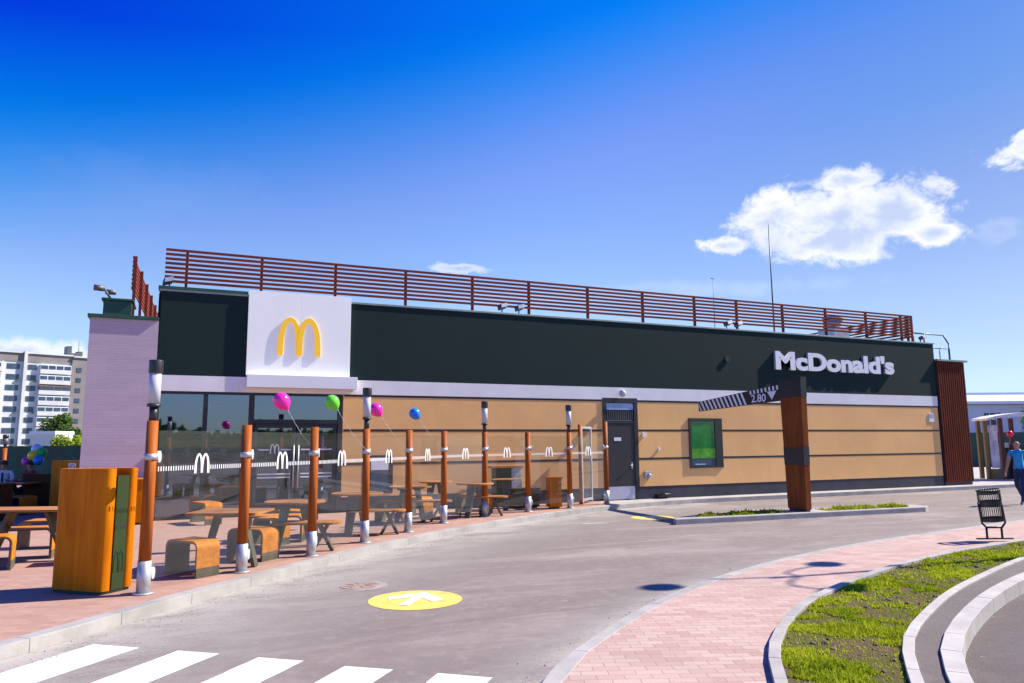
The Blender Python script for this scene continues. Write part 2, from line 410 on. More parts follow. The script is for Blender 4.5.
def kerb(name, curve, w, z0, z1, mat, stone=1.0):
    """kerb stones laid along the curve, from the curve to w on its right-hand side (negative = left)"""
    L = sum((b-a).length for a, b in zip(curve, curve[1:])); n = max(2, int(L/stone))
    a = resample(curve, n); b = offset(a, w); mb = MB(); g = .0014
    for i in range(n):
        d = (a[i+1]-a[i]); k = g/d.length; jz = random.uniform(-.0012, .0012)
        p = [a[i].lerp(a[i+1], k), a[i].lerp(a[i+1], 1-k), b[i].lerp(b[i+1], 1-k), b[i].lerp(b[i+1], k)]
        mb.add([(q.x, q.y, z0) for q in p]+[(q.x, q.y, z1+jz) for q in p],
               [(0, 3, 2, 1), (4, 5, 6, 7), (0, 1, 5, 4), (1, 2, 6, 5), (2, 3, 7, 6), (3, 0, 4, 7)])
    # bedding just below the joints
    A = curve; B = offset(curve, w*.97); A = offset(curve, w*.03)
    bb = len(mb.v)
    for p, q in zip(A, B): mb.v += [Vector((p.x, p.y, z1-.005)), Vector((q.x, q.y, z1-.005)), Vector((p.x, p.y, z0)), Vector((q.x, q.y, z0))]
    for i in range(len(A)-1):
        k = bb+4*i; mb.face((k, k+4, k+5, k+1)); mb.face((k, k+2, k+6, k+4)); mb.face((k+1, k+5, k+7, k+3))
    o = mb.build(name, mat, bevel=.003, seg=1); return tag(o, kind='structure')
def ribbon(name, ca, cb, z, mat, n=80):
    a = resample(ca, n); b = resample(cb, n); mb = MB()
    for p, q in zip(a, b): mb.v += [Vector((p.x, p.y, z)), Vector((q.x, q.y, z))]
    for i in range(n): mb.face((2*i, 2*i+1, 2*i+3, 2*i+2))
    o = mb.build(name, mat); return tag(o, kind='structure')

# ------------------------------------------------------------------ ground
g = MB(); g.poly([(-900, -900), (900, -900), (900, 900), (-900, 900)], -.06); tag(g.build('ground', 'far_ground'), kind='structure')
g = MB(); g.poly([(-60, -60), (150, -60), (150, 60), (-60, 60)], 0); tag(g.build('road', 'asphalt'), kind='structure')

foot = spline([(-14, -3.5), (-8, 1.6), (-3.2, 5.7), (-1.25, 7.58), (-.59, 8.32), (.05, 9.1), (.98, 10.1), (2.3, 11.5), (3.75, 12.85), (5.45, 14.2), (7.65, 15.62), (10.28, 16.95), (11.95, 17.42), (13.9, 17.7), (20, 17.76), (28.8, 17.76), (60, 17.8)])
kerb('terrace_kerb', foot, -.17, -.02, PV, 'kerb_stone')
inn = offset(foot, -.165)
XS = 10.9
left = [p for p in inn if p.x < XS]; right = [p for p in inn if p.x >= XS]
y_at = left[-1].y
g = MB(); g.poly([(p.x, p.y) for p in left]+[(XS, y_at+.02), (XS, 18.9), (XS, 60), (-60, 60), (-60, -3.5)], PV-.003); tag(g.build('terrace_pavement', 'terrace_paving'), kind='structure')
g = MB(); g.poly([(XS+.004, y_at)]+[(p.x, p.y) for p in right]+[(60, 60), (XS+.004, 60)], PV-.006); tag(g.build('building_pavement', 'concrete'), kind='structure')

outer = spline([(.7, -6), (.8, -1), (1.05, 1.3), (1.5, 2.9), (2.0, 4.25), (2.59, 5.13), (3.3, 5.76), (4.36, 6.59), (5.78, 7.44), (7.64, 8.26), (10.02, 9.01), (12.91, 9.55), (16.24, 10.09), (22, 10.9), (40, 13)])
inner = spline([(1.9, -6), (2.0, -1), (2.25, 1.0), (2.65, 2.3), (3.2, 3.35), (3.79, 4.12), (4.56, 4.98), (5.86, 5.94), (7.34, 6.63), (8.94, 7.22), (10.76, 7.66), (12.73, 7.95), (16, 8.45), (22, 9.3), (40, 11.3)])
verge2 = spline([(2.6, -6), (2.7, -1), (2.95, 1.0), (3.4, 2.2), (3.97, 3.07), (4.61, 3.72), (5.54, 4.51), (6.69, 5.17), (8.18, 5.86), (10.9, 6.81), (13, 7.25), (17, 7.85), (24, 8.8), (40, 10.6)])
bigk = spline([(2.9, -6), (3.0, -1), (3.25, 1.0), (3.65, 2.1), (4.15, 2.92), (4.80, 3.57), (5.68, 4.27), (7.03, 5.01), (8.58, 5.66), (10.4, 6.2), (13, 6.7), (17, 7.3), (24, 8.2), (40, 9.9)])
kerb('path_kerb', outer, .12, -.02, PV-.03, 'kerb_stone')
kerb('verge_kerb', inner, .09, 0, PV+.015, 'kerb_stone', .5)
kerb('verge_kerb', verge2, .085, 0, PV+.02, 'kerb_pale', .5)
kerb('car_park_kerb', bigk, .145, -.02, PV+.03, 'kerb_pale', .6)
ribbon('footpath', offset(outer, .11), inner, PV-.035, 'path_paving')
vg0 = offset(inner, .09); vg1 = verge2
ribbon('verge_soil', vg0, vg1, PV-.02, 'verge_ground')
ribbon('asphalt_strip', offset(verge2, .08), bigk, PV, 'asphalt_strip')

def dust_mat():
    m, nt, _, _ = nodes('gutter_dust'); n = N(nt); tc = n.new('ShaderNodeTexCoord').outputs['Object']
    at_ = n.new('ShaderNodeAttribute', attribute_name='across')
    a = n.noise(n.mapping(tc, (.5, 1, 1), (0, 0, R_(-42))), 1.6, 8, .7, .5); b = n.noise(tc, 26, 4, .75)
    e = n.math('MULTIPLY', n.math('POWER', n.math('SUBTRACT', 1., at_.outputs['Fac'], clamp=True), 1.05), n.ramp(n.math('ADD', n.math('MULTIPLY', a, .75), n.math('MULTIPLY', b, .25)), .28, .58))
    p = n.new('ShaderNodeBsdfPrincipled'); n.put(p.inputs['Base Color'], n.mix(b, (.34, .305, .285), (.50, .46, .43))); p.inputs['Roughness'].default_value = .9
    t = n.new('ShaderNodeBsdfTransparent'); mx = n.new('ShaderNodeMixShader'); n.put(mx.inputs[0], n.math('MULTIPLY', e, .9, clamp=True)); n.l.new(t.outputs[0], mx.inputs[1]); n.l.new(p.outputs[0], mx.inputs[2])
    o = n.new('ShaderNodeOutputMaterial'); n.l.new(mx.outputs[0], o.inputs[0]); MATS['gutter_dust'] = m
dust_mat()
def dust(ca, cb):
    o = ribbon('gutter_dust', ca, cb, .0025, 'gutter_dust', 160); at_ = o.data.attributes.new('across', 'FLOAT', 'POINT')
    for i in range(len(o.data.vertices)): at_.data[i].value = i % 2
fo = [p for p in foot if p.x < 14]
dust(offset(fo, .004), offset(fo, 2.6))
oo = [p for p in outer if p.x < 25]
dust(offset(oo, -.004), offset(oo, -.7))
g = MB(); q_ = offset(bigk, .135); g.poly([(p.x, p.y) for p in q_]+[(40, -6)], .004); tag(g.build('car_park', 'asphalt_dark'), kind='structure')

def grass(name, label, ca, cb, n, smin, smax, mat='grass_blade', z=PV-.02, y_max=None, thr=-.12):
    a = resample(ca, 300); b = resample(cb, 300); mb = MB(); rnd = random.Random(3)
    w = [(p-q).length for p, q in zip(a, b)]
    k = 0; tries = 0
    while k < n and tries < n*12:
        tries += 1
        t = rnd.random()*299; i = int(t); f = t-i; v = rnd.random()
        p = a[i].lerp(a[i+1], f).lerp(b[i].lerp(b[i+1], f), v)
        dist = p.length
        if dist > 26 or p.y < 2 and dist > 1: continue
        if rnd.random() > min(1, (7/dist)**1.2): continue
        d = noise.noise(Vector((p.x*1.5, p.y*1.5, 3)))+.55*noise.noise(Vector((p.x*5, p.y*5, 8)))
        if d < thr and rnd.random() < .93: continue
        hh = rnd.uniform(smin, smax)*(1+1.8*max(0, d))*(2. if rnd.random() < .05 else 1); wd = .0055*max(1, dist/6.5); th = rnd.random()*6.283; le = rnd.uniform(.2, .9)*hh
        c, s_ = math.cos(th), math.sin(th); dx = Vector((c, s_, 0)); tip = Vector((rnd.uniform(-1, 1), rnd.uniform(-1, 1), 0))*le
        base = Vector((p.x, p.y, z))
        mid = base+tip*.35+Vector((0, 0, hh*.6))
        q = len(mb.v); mb.v += [base-dx*wd, base+dx*wd, mid+dx*wd*.7, mid-dx*wd*.7, base+tip+Vector((0, 0, hh))]
        mb.face((q, q+1, q+2, q+3)); mb.face((q+3, q+2, q+4)); k += 1
    o = mb.build(name, mat); return tag(o, label, 'grass', kind='stuff')
grass('verge_grass', 'patchy bright green grass growing on the curved verge', vg0, vg1, 56000, .007, .024, thr=.08)

def clods():
    mb = MB(); rnd = random.Random(5); a = resample(vg0, 300); b = resample(vg1, 300)
    for _ in range(1500):
        t = rnd.random()*299; i = int(t); p = a[i].lerp(b[i], rnd.random())
        if p.length > 14 or p.y < 2.5: continue
        if noise.noise(Vector((p.x*1.5, p.y*1.5, 3))) > -.05: continue
        r = rnd.uniform(.006, .028); mb.ball((p.x, p.y, PV-.018), r, 6, 4, rnd.uniform(.8, 1.4), rnd.uniform(.8, 1.4), rnd.uniform(.4, .9))
    o = mb.build('soil_clods', 'soil'); tag(o, 'brown soil clods lying in bare patches of the verge', 'soil', kind='stuff')
clods()

def grit():
    mb = MB(); rnd = random.Random(11); a = resample(offset(fo, .02), 400); b = resample([p for p in outer if 3 < p.y], 300)
    for _ in range(1400):
        if rnd.random() < .6: p = rnd.choice(a)+Vector((rnd.random()**2*.5, -rnd.random()**2*.5, 0))
        else: p = rnd.choice(b)+Vector((-rnd.random()**2*.35, rnd.random()**2*.35, 0))
        if p.length > 15: continue
        r = rnd.uniform(.003, .009); mb.ball((p.x, p.y, r*.5), r, 5, 4)
    tag(mb.build('road_grit', 'patch_pale'), 'loose pale grit gathered on the asphalt along the kerbs', 'grit', kind='stuff')
grit()
# island between the lanes
isl = [(9.80, 13.34), (16.95, 12.86), (17.25, 13.0), (17.3, 13.42), (17.0, 13.62), (11.6, 13.99), (10.9, 13.96), (10.2, 13.72), (9.85, 13.50)]
g = MB(); g.prism(isl, lambda p: (p[0], p[1], -.02), lambda p: (p[0], p[1], PV)); tag(g.build('traffic_island', 'kerb_stone', bevel=.02), kind='structure')
isa = [(10.35, 13.50), (12.9, 13.30), (12.9, 13.74), (11.1, 13.86)]; isb = [(14.1, 13.23), (16.6, 13.06), (16.7, 13.45), (14.1, 13.62)]
for q in (isa, isb):
    g = MB(); g.poly(q, PV+.004); tag(g.build('island_soil', 'verge_ground'), kind='structure')
def igrass(q, lab):
    ca = [Vector((*q[0], 0)), Vector((*q[1], 0))]; cb = [Vector((*q[3], 0)), Vector((*q[2], 0))]
    grass('island_grass', lab, ca, cb, 3500, .015, .045, z=PV, thr=-.1)
igrass(isa, 'thin grass left of the wooden barrier post on the island'); igrass(isb, 'thin grass right of the wooden barrier post on the island')

# crossing stripes
fd = Vector((.655, .755, 0)).normalized(); sd = Vector((.76, -.65, 0))
for (ax, ay, bx, by) in [(-.60, 7.84, -.22, 7.53), (.09, 7.28, .41, 7.02), (.70, 6.76, 1.03, 6.49), (1.30, 6.20, 1.63, 5.94), (1.92, 5.70, 2.25, 5.42)]:
    a = Vector((ax, ay, 0)); b = Vector((bx, by, 0)); p = [a, b, b-fd*3.2, a-fd*3.2]
    g = MB(); n = 20
    L = [a-fd*3.2*i/n+sd*random.uniform(-.006, .006) for i in range(n+1)]; Rg = [b-fd*3.2*i/n+sd*random.uniform(-.006, .006) for i in range(n+1)]
    g.poly([(q.x, q.y) for q in L]+[(q.x, q.y) for q in Rg[::-1]], .004)
    tag(g.build('crossing_stripe', 'line_paint'), kind='structure')
# painted discs with arrows
def disc(c, r, mat, z, name='painted_disc'):
    g = MB(); g.poly([(c[0]+math.cos(2*math.pi*i/64)*r, c[1]+math.sin(2*math.pi*i/64)*r) for i in range(64)], z)
    return tag(g.build(name, mat), kind='structure')
def arrow(c, ang, s):
    g = MB(); P = [(-.62, -.10), (-.62, .10), (.10, .10), (-.22, .45), (.04, .60), (.62, 0), (.04, -.60), (-.22, -.45), (.10, -.10)]
    ca, sa = math.cos(ang), math.sin(ang)
    g.poly([(c[0]+s*(x*ca-y*sa), c[1]+s*(x*sa+y*ca)) for x, y in P], .008); tag(g.build('painted_arrow', 'line_paint'), kind='structure')
disc((2.55, 8.4), .53, 'road_yellow', .004); arrow((2.56, 8.45), math.atan2(.72, .55), .58)
disc((10.25, 14.85), .5, 'road_yellow', .004); arrow((10.25, 14.87), math.atan2(.9, .42), .5)
disc((2.2, 9.5), .31, 'patch_pale', .004, 'concrete_collar')
g = MB(); g.cyl((2.17, 9.52, -.02), (2.17, 9.52, .010), .25, n=32)
for i in range(8):
    t = i*math.pi/4; g.obox((2.17+.14*math.cos(t), 9.52+.14*math.sin(t), .011), (.06*math.cos(t), .06*math.sin(t), 0), (-.012*math.sin(t), .012*math.cos(t), 0), (0, 0, .003))
tag(g.build('manhole_cover', 'iron_rust'), 'rusty round manhole cover in the asphalt beside the yellow arrow disc', 'manhole')
g = MB(); g.poly([(8.1, 14.35), (8.5, 14.2), (8.75, 14.3), (8.6, 14.5), (8.2, 14.55)], .004); tag(g.build('paint_patch', 'patch_pale'), kind='structure')

# ------------------------------------------------------------------ restaurant
B = thing('restaurant_building', 'long low restaurant with tan walls, dark green fascia and brown slatted roof screen', 'building', (12, D, 0))
def part(name, mat, mb, parent=B, **k): return mb.build(name, mat, parent, **k)
YB = 31.
w = MB()
w.box(3.70, 11.14, D, D+.3, .48, 2.98).box(12.33, 25.42, D, D+.3, .48, 2.98)
w.box(25.2, 25.42, D+.3, YB, .0, 5.2).box(-.5, -.3, D+.3, YB, 4.4, 5.2).box(-.5, 25.42, YB, YB+.3, 0, 5.2)
part('wall', 'tan_render', w)
part('plinth', 'plinth', MB().box(3.70, 11.14, D+.012, D+.3, 0, .478).box(12.33, 25.44, D+.012, D+.3, 0, .478))
j = MB()
for z in (1.275, 2.10): j.box(3.72, 11.12, D-.004, D+.02, z-.030, z+.030).box(12.35, 25.40, D-.004, D+.02, z-.030, z+.030)
j.box(3.72, 11.12, D-.006, D+.02, 2.935, 2.985).box(12.35, 25.425, D-.006, D+.02, 2.935, 2.985)
part('joint_trim', 'frame_black', j)
part('band', 'band_white', MB().box(-.5, 25.43, D-.014, D+.3, 2.99, 3.35))
part('fascia', 'green_render', MB().box(-.5, 25.45, D-.008, D+.3, 3.353, 5.28).box(25.43, 25.6, D+.3, D+6, 3.353, 5.28).box(-.56, -.3, D+.3, YB, 3.353, 5.28))
part('roof', 'roof_grey', MB().box(-.3, 25.2, D+.3, YB, 5.0, 5.15))
part('parapet_coping', 'coping', MB().box(-.55, 1.38, D-.03, D+.34, 5.283, 5.335).box(3.84, 25.5, D-.03, D+.34, 5.283, 5.335).box(1.38, 3.84, D-.05, D+.34, 5.283, 5.335), bevel=.006)
part('coping_trim', 'green_trim', MB().box(-.57, 1.37, D-.045, D+.36, 5.337, 5.40))
# white sign
sp = part('sign_panel', 'lit_white', MB().box(1.39, 2.60, D-.07, D-.010, 3.40, 5.43).box(2.606, 3.83, D-.07, D-.010, 3.40, 5.43), bevel=.004)
part('entrance_canopy', 'sign_white', MB().box(1.40, 3.98, D-.30, D-.018, 3.10, 3.397), bevel=.006)
def arches(mb, cx, z0, w, h, y0, y1, t, tt=.55, axes=None):
    """two parabolic arches; w total width, h height; stroke t at the feet, t*tt at the crown"""
    X = axes or (lambda x, z, y: (cx+x, y, z0+z))
    hw = w/2
    for k, s in enumerate((-1, 1)):
        n = 22; O = []; I = []
        xo0, xo1 = -hw, t*.46; xc = (xo0+xo1)/2; ro = (xo1-xo0)/2; ri = ro-t
        for i in range(n+1):
            a = math.pi*i/n
            def pt(r, hh): return (-r*math.cos(a), hh*(max(0, math.sin(a))**.76))
            ox, oz = pt(ro, h); ix, iz = pt(ri, h-t*tt)
            O.append((s*-(xc+ox), oz)); I.append((s*-(xc+ix), iz))
        dy = .003*k*(1 if y1 > y0 else -1); b = len(mb.v)
        for (o, i_) in zip(O, I):
            mb.v += [Vector(X(o[0], o[1], y0-dy)), Vector(X(i_[0], i_[1], y0-dy)), Vector(X(o[0], o[1], y1)), Vector(X(i_[0], i_[1], y1))]
        for i in range(n):
            q = b+4*i; mb.face((q, q+4, q+5, q+1)); mb.face((q+2, q+3, q+7, q+6)); mb.face((q, q+2, q+6, q+4)); mb.face((q+1, q+5, q+7, q+3))
        for q in (b, b+4*n): mb.face((q, q+1, q+3, q+2))
    return mb
part('arches_sign', 'yellow_sign', arches(MB(), 2.585, 3.90, 1.02, .93, D-.105, D-.072, .128, .8), sp)
# lettering
def text_mesh(name, body, mat, size, parent, loc, rot, width=None, off=0., ext=.02, height=None, label=None, mats=None):
    cu = bpy.data.curves.new(name, 'FONT'); cu.body = body; cu.size = size; cu.offset = off; cu.extrude = ext; cu.align_x = 'CENTER'; cu.resolution_u = 6
    to = bpy.data.objects.new(name+'_src', cu); COL.objects.link(to); bpy.context.view_layer.update()
    dg = bpy.context.evaluated_depsgraph_get(); me = bpy.data.meshes.new_from_object(to.evaluated_get(dg)); bpy.data.objects.remove(to)
    xs = [v.co.x for v in me.vertices]; ys = [v.co.y for v in me.vertices]
    sx = width/(max(xs)-min(xs)) if width else 1; sy = height/(max(ys)-min(ys)) if height else sx
    cx = (max(xs)+min(xs))/2; cy = min(ys)
    M = Matrix.Translation(loc) @ rot.to_4x4(); inv = WORLD[parent.name].inverted()
    for v in me.vertices: v.co = inv @ (M @ Vector(((v.co.x-cx)*sx, (v.co.y-cy)*sy, v.co.z)))
    me.materials.clear(); me.materials.append(MATS[mat])
    if mats:
        me.materials.append(MATS[mats]); nrm = rot @ Vector((0, 0, 1))
        for p in me.polygons: p.material_index = 0 if abs(p.normal.dot(nrm)) > .7 else 1
    o = bpy.data.objects.new(name, me); COL.objects.link(o); o.parent = parent; WORLD[o.name] = WORLD[parent.name]; return o
ROTF = Matrix(((1, 0, 0), (0, 0, -1), (0, 1, 0)))     # text on a wall facing -y
text_mesh('lettering', "McDonald's", 'text_white', 1., B, (20.44, D-.055, 4.07), ROTF, 5.5, .044, .042, .64, mats='text_side')

# roof screen
rs = MB()
zs = [5.55+i*.107 for i in range(8)]
for z in zs: rs.box(-.46, 24.64, 18.60, 18.625, z-.030, z+.030)
SX = [0, 1.68, 3.47, 5.31, 7.2, 8.92, 10.84, 12.77, 14.72, 16.41, 18.37, 20.33, 22.28, 24.08]
scr = part('roof_screen', 'slat_wood', rs)
for x in SX+[24.42]: MB().box(x-.03, x+.03, 18.627, 18.70, 5.1, 6.33).build('post', 'slat_wood', scr)
for (x0, y0_, x1, y1_, zlo) in ((24.63, 18.63, 24.63, 24.5, 5.1), (-1.19, 19.7, -.86, 28.2, 4.6)):
    rs = MB()
    for z in zs: rs.bar((x0, y0_, z), (x1, y1_, z), .025, .060)
    scs = part('side_roof_screen', 'slat_wood', rs); m_ = 4 if x0 > 0 else 6
    for i in range(m_):
        f = (i+.03)/(m_-1) if i < m_-1 else .99; x = x0+(x1-x0)*f+.05; y = y0_+(y1_-y0_)*f
        MB().box(x-.034, x+.034, y-.03, y+.03, zlo, 6.33).build('post', 'slat_wood', scs)

# wing on the left
WX0, WX1 = -1.89, -.52
wg = part('wing_wall', 'wing_stone', MB().box(WX0, WX1, D-.02, 28.6, 0, 4.58))
# swap axes of the stone courses: courses run horizontally on the wall face
m = MATS['wing_stone']
for nd in m.node_tree.nodes:
    if nd.type == 'MAPPING': nd.inputs[2].default_value = (R_(-90), 0, 0)
part('wing_coping', 'green_trim', MB().box(WX0-.05, WX1+.0, D-.07, 28.65, 4.583, 4.66), bevel=.008)
part('roof_hatch', 'green_trim', MB().box(-1.75, -1.15, 19.5, 20.6, 4.5, 5.16).box(-1.79, -1.11, 19.46, 20.64, 5.163, 5.22), bevel=.01)

# glazed entrance front
GX0, GX1 = -.5, 3.70
fr = MB()
for x0, x1 in ((-.5, -.42), (.50, .60), (1.50, 1.62), (3.58, 3.70)): fr.box(x0, x1, D+.0, D+.12, PV, 2.985)
for x0, x1 in ((-.42, .50), (.60, 1.50), (1.62, 3.58)): fr.box(x0, x1, D+.005, D+.115, 2.93, 2.985).box(x0, x1, D+.005, D+.115, PV, .20)
fr.box(1.62, 3.58, D+.003, D+.117, 2.26, 2.36)
cw = part('glazed_front', 'frame_black', fr)
for x0, x1, z0, z1 in ((-.42, .50, .20, 2.93), (.60, 1.50, .20, 2.93), (1.62, 3.58, 2.36, 2.93)):
    MB().box(x0, x1, D+.055, D+.067, z0, z1).build('pane', 'shop_glass', cw)
for x0, x1, s in ((1.64, 2.585, 1), (2.615, 3.56, -1)):
    d = MB(); d.box(x0, x0+.08, D+.02, D+.08, .21, 2.25).box(x1-.08, x1, D+.02, D+.08, .21, 2.25).box(x0+.08, x1-.08, D+.022, D+.078, 2.16, 2.25).box(x0+.08, x1-.08, D+.022, D+.078, .21, .38)
    dr = part('entrance_door', 'frame_black', d)
    MB().box(x0+.08, x1-.08, D+.045, D+.055, .38, 2.16).build('pane', 'shop_glass', dr)
    hx = x1-.04 if s > 0 else x0+.04
    MB().cyl((hx, D-.04, .75), (hx, D-.04, 1.75), .016).cyl((hx, D-.04, .85), (hx, D+.03, .85), .01).cyl((hx, D-.04, 1.65), (hx, D+.03, 1.65), .01).build('handle', 'steel', dr)
for x0, x1 in ((1.74, 2.49), (2.72, 3.46)):
    for z0, z1 in ((1.63, 1.66), (.98, 1.01), (1.06, 1.09)):
        if z0 > 1.5 and x0 < 2:
            MB().box(x0, 1.98, D+.038, D+.041, z0, z1).build('marking_strip', 'blind', cw); MB().box(2.25, x1, D+.038, D+.041, z0, z1).build('marking_strip', 'blind', cw)
        else: MB().box(x0, x1, D+.038, D+.041, z0, z1).build('marking_strip', 'blind', cw)
arches(MB(), 2.115, 1.56, .22, .22, D+.036, D+.039, .03, .8).build('arch_mark', 'white_paint', cw)
# room behind the glass
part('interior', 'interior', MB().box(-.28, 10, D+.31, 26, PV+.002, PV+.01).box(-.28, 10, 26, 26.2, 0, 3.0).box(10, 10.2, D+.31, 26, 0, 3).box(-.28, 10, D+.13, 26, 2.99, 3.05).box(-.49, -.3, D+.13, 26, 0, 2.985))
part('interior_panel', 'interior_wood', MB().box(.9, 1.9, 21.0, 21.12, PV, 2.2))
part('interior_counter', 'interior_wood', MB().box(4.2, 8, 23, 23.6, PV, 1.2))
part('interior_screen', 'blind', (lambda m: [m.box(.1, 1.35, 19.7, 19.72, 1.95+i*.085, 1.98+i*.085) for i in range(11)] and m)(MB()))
bl = MB()
for i in range(7): bl.box(.62, .86+.1*(i % 2), 19.3, 19.33, 1.45+i*.1, 1.48+i*.1)
part('menu_board', 'white_paint', bl)

# service door
sd_ = MB()
sd_.box(11.14, 11.26, D-.024, D+.1, PV, 3.04).box(12.20, 12.33, D-.024, D+.1, PV, 3.04).box(11.26, 12.20, D-.022, D+.1, 2.90, 3.04).box(11.26, 12.20, D-.020, D+.1, 2.30, 2.38)
df = part('service_door', 'frame_black', sd_)
dl = MB().box(11.27, 12.19, D-.01, D+.05, PV+.01, 2.29).build('door_leaf', 'door_dark', df)
MB().box(11.29, 12.17, D-.017, D-.012, PV+.02, .50).build('kick_plate', 'kick_plate', df)
MB().box(11.50, 11.74, D-.016, D-.012, 1.80, 1.90).build('door_sign', 'white_paint', df)
MB().box(12.07, 12.11, D-.02, D-.011, 1.00, 1.18).cyl((12.09, D-.02, 1.10), (12.09, D-.06, 1.10), .01).cyl((12.09, D-.06, 1.10), (11.98, D-.06, 1.10), .01).build('handle', 'steel', df)
MB().box(11.27, 12.19, D+.03, D+.04, 2.39, 2.89).build('transom_pane', 'shop_glass', df)
MB().box(11.27, 12.19, D-.002, D+.012, 2.70, 2.88).build('transom_sign', 'house_blue', df)
gr = MB()
for i in range(13): gr.box(11.30+i*.07, 11.325+i*.07, D-.012, D+.01, 2.40, 2.66)
gr.build('transom_grille', 'steel_dark', df)
# drive-through window
wf = MB().box(14.16, 14.24, D-.035, D+.02, .97, 2.47).box(15.14, 15.42, D-.035, D+.02, .97, 2.47).box(14.24, 15.14, D-.033, D+.02, 2.38, 2.47).box(14.24, 15.14, D-.033, D+.02, .97, 1.04)
wn = part('serving_window', 'frame_black', wf)
MB().box(14.25, 15.13, D-.015, D-.008, 1.25, 2.375).build('pane', 'green_pane', wn)
MB().box(14.25, 15.13, D-.015, D-.008, 1.045, 1.247).box(14.55, 14.8, D-.022, D-.0155, 1.10, 1.17).build('lower_pane', 'far_window', wn)
MB().box(14.25, 15.13, D-.019, D-.0152, 1.26, 1.55).build('poster_strip', 'lime_print', wn)
MB().box(14.35, 14.75, D-.022, D-.016, 1.06, 1.10).build('label_strip', 'house_blue', wn)
# low window left
lw = part('low_window', 'frame_black', MB().box(4.36, 4.98, D-.02, D+.02, .55, 1.48))
MB().box(4.42, 4.86, D-.03, D-.022, 1.12, 1.42).build('blind', 'blind', lw); MB().box(4.42, 4.86, D-.03, D-.022, .60, 1.11).build('pane', 'far_window', lw)
# small fittings
part('wall_lamp', 'frost_glass', MB().ball((11.74, D-.16, 3.17), .105).cyl((11.74, D-.16, 3.17), (11.74, D-.04, 3.17), .05))
part('house_number_plate', 'white_paint', MB().box(24.9, 25.15, D-.02, D-.002, 2.42, 2.72)).children
part('house_number_panel', 'house_blue', MB().box(24.92, 25.13, D-.024, D-.021, 2.55, 2.70))
part('wall_socket', 'steel', MB().box(12.50, 12.72, D-.08, D-.002, .72, .92).cyl((12.62, D-.14, .78), (12.62, D-.08, .82), .05).box(12.55, 12.60, D-.12, D-.08, .66, .74), bevel=.01)
part('vent_cap', 'white_paint', MB().cyl((12.52, D-.06, 1.97), (12.52, D, 1.97), .07))
part('vent_cap', 'white_paint', MB().cyl((13.05, D-.04, 1.55), (13.05, D, 1.55), .04))
part('fascia_vent', 'frame_black', MB().cyl((15.76, D-.05, 4.35), (15.76, D-.02, 4.35), .10))
part('bracket_bar', 'black_metal', MB().box(12.9, 13.35, D-.14, D+.01, .17, .25).cyl((12.95, D-.16, .24), (13.3, D-.16, .24), .03))
def flood(x, y, z, dx=-.1):
    y += .36
    m = MB().cyl((x, y, z-.14), (x, y-.04, z+.02), .018).obox((x+dx*.3, y-.13, z+.05), (.10, 0, .03), (.02, -.07, .03), (0, .03, .065))
    p = part('floodlight', 'steel_dark', m, bevel=.01); MB().obox((x+dx*.3+.02, y-.21, z+.075), (.085, 0, .02), (0, -.006, 0), (0, .01, .05)).build('lens', 'steel', p)
for x in (8.10, 8.62, 16.0, 16.42): flood(x, D-.12, 5.48)
flood(-.35, D-.12, 5.5); flood(25.2, D-.05, 5.5)
part('bracket_light', 'steel_dark', MB().cyl((-1.6, 19.5, 5.2), (-1.75, 19.4, 5.42), .025).cyl((-1.75, 19.4, 5.42), (-1.95, 19.35, 5.42), .07).cyl((-1.72, 19.5, 5.36), (-1.5, 19.5, 5.36), .06))
# slatted cladding on right end
cl = part('end_block', 'plinth', MB().box(25.5, 27.0, D-.0, D+2.6, 0, 4.66))
c = MB()
for i in range(13):
    x = 25.53+i*.117; c.box(x, x+.072, D-.06, D-.005, .24, 4.64)
for i in range(22):
    y = D+.0+i*.117; c.box(27.005, 27.06, y, y+.072, .24, 4.64)
c.build('cladding', 'clad_wood', cl, )
MB().box(25.47, 27.16, D-.12, D+2.7, 4.66, 4.73).build('cap', 'coping', cl, bevel=.005)
y0 = D+.5
part('ladder_rail', 'blue_grey', MB().tube([(25.1, y0, 5.3), (25.1, y0, 5.76), (26.78, y0, 5.76), (27.06, y0, 5.42), (27.06, y0, 4.7)], .028).tube([(25.6, y0, 5.25), (26.2, y0-.2, 5.2), (26.9, y0, 5.24), (27.5, y0+.4, 5.32)], .022).tube([(26.25, y0-.18, 5.2), (26.25, y0-.18, 4.72)], .018).tube([(27.3, y0+.2, 5.29), (27.3, y0+.2, 4.72)], .018).tube([(25.62, D+.45, 4.72), (25.62, D+.45, 5.74)], .03))
part('roof_unit', 'steel', MB().box(22.85, 23.65, 20.6, 21.4, 5.15, 6.1).cyl((23.25, 21, 6.1), (23.25, 21, 6.45), .36, n=24).cyl((23.25, 21, 6.46), (23.25, 21, 6.60), .44, .3, n=24))
def mast(x, y, h, r):
    m = MB().cyl((x, y, 5.1), (x, y, h), r, r*.5, 8)
    if r > .02: m.cyl((x, y, h), (x, y, h+.25), r*.4, .004, 6)
    return m
part('antenna_mast', 'steel_dark', mast(19.27, 20, 9.45, .032)); part('antenna_mast', 'steel_dark', mast(16.62, 20, 7.35, .014).cyl((16.62-.09, 20, 7.35), (16.62+.09, 20, 7.35), .012))

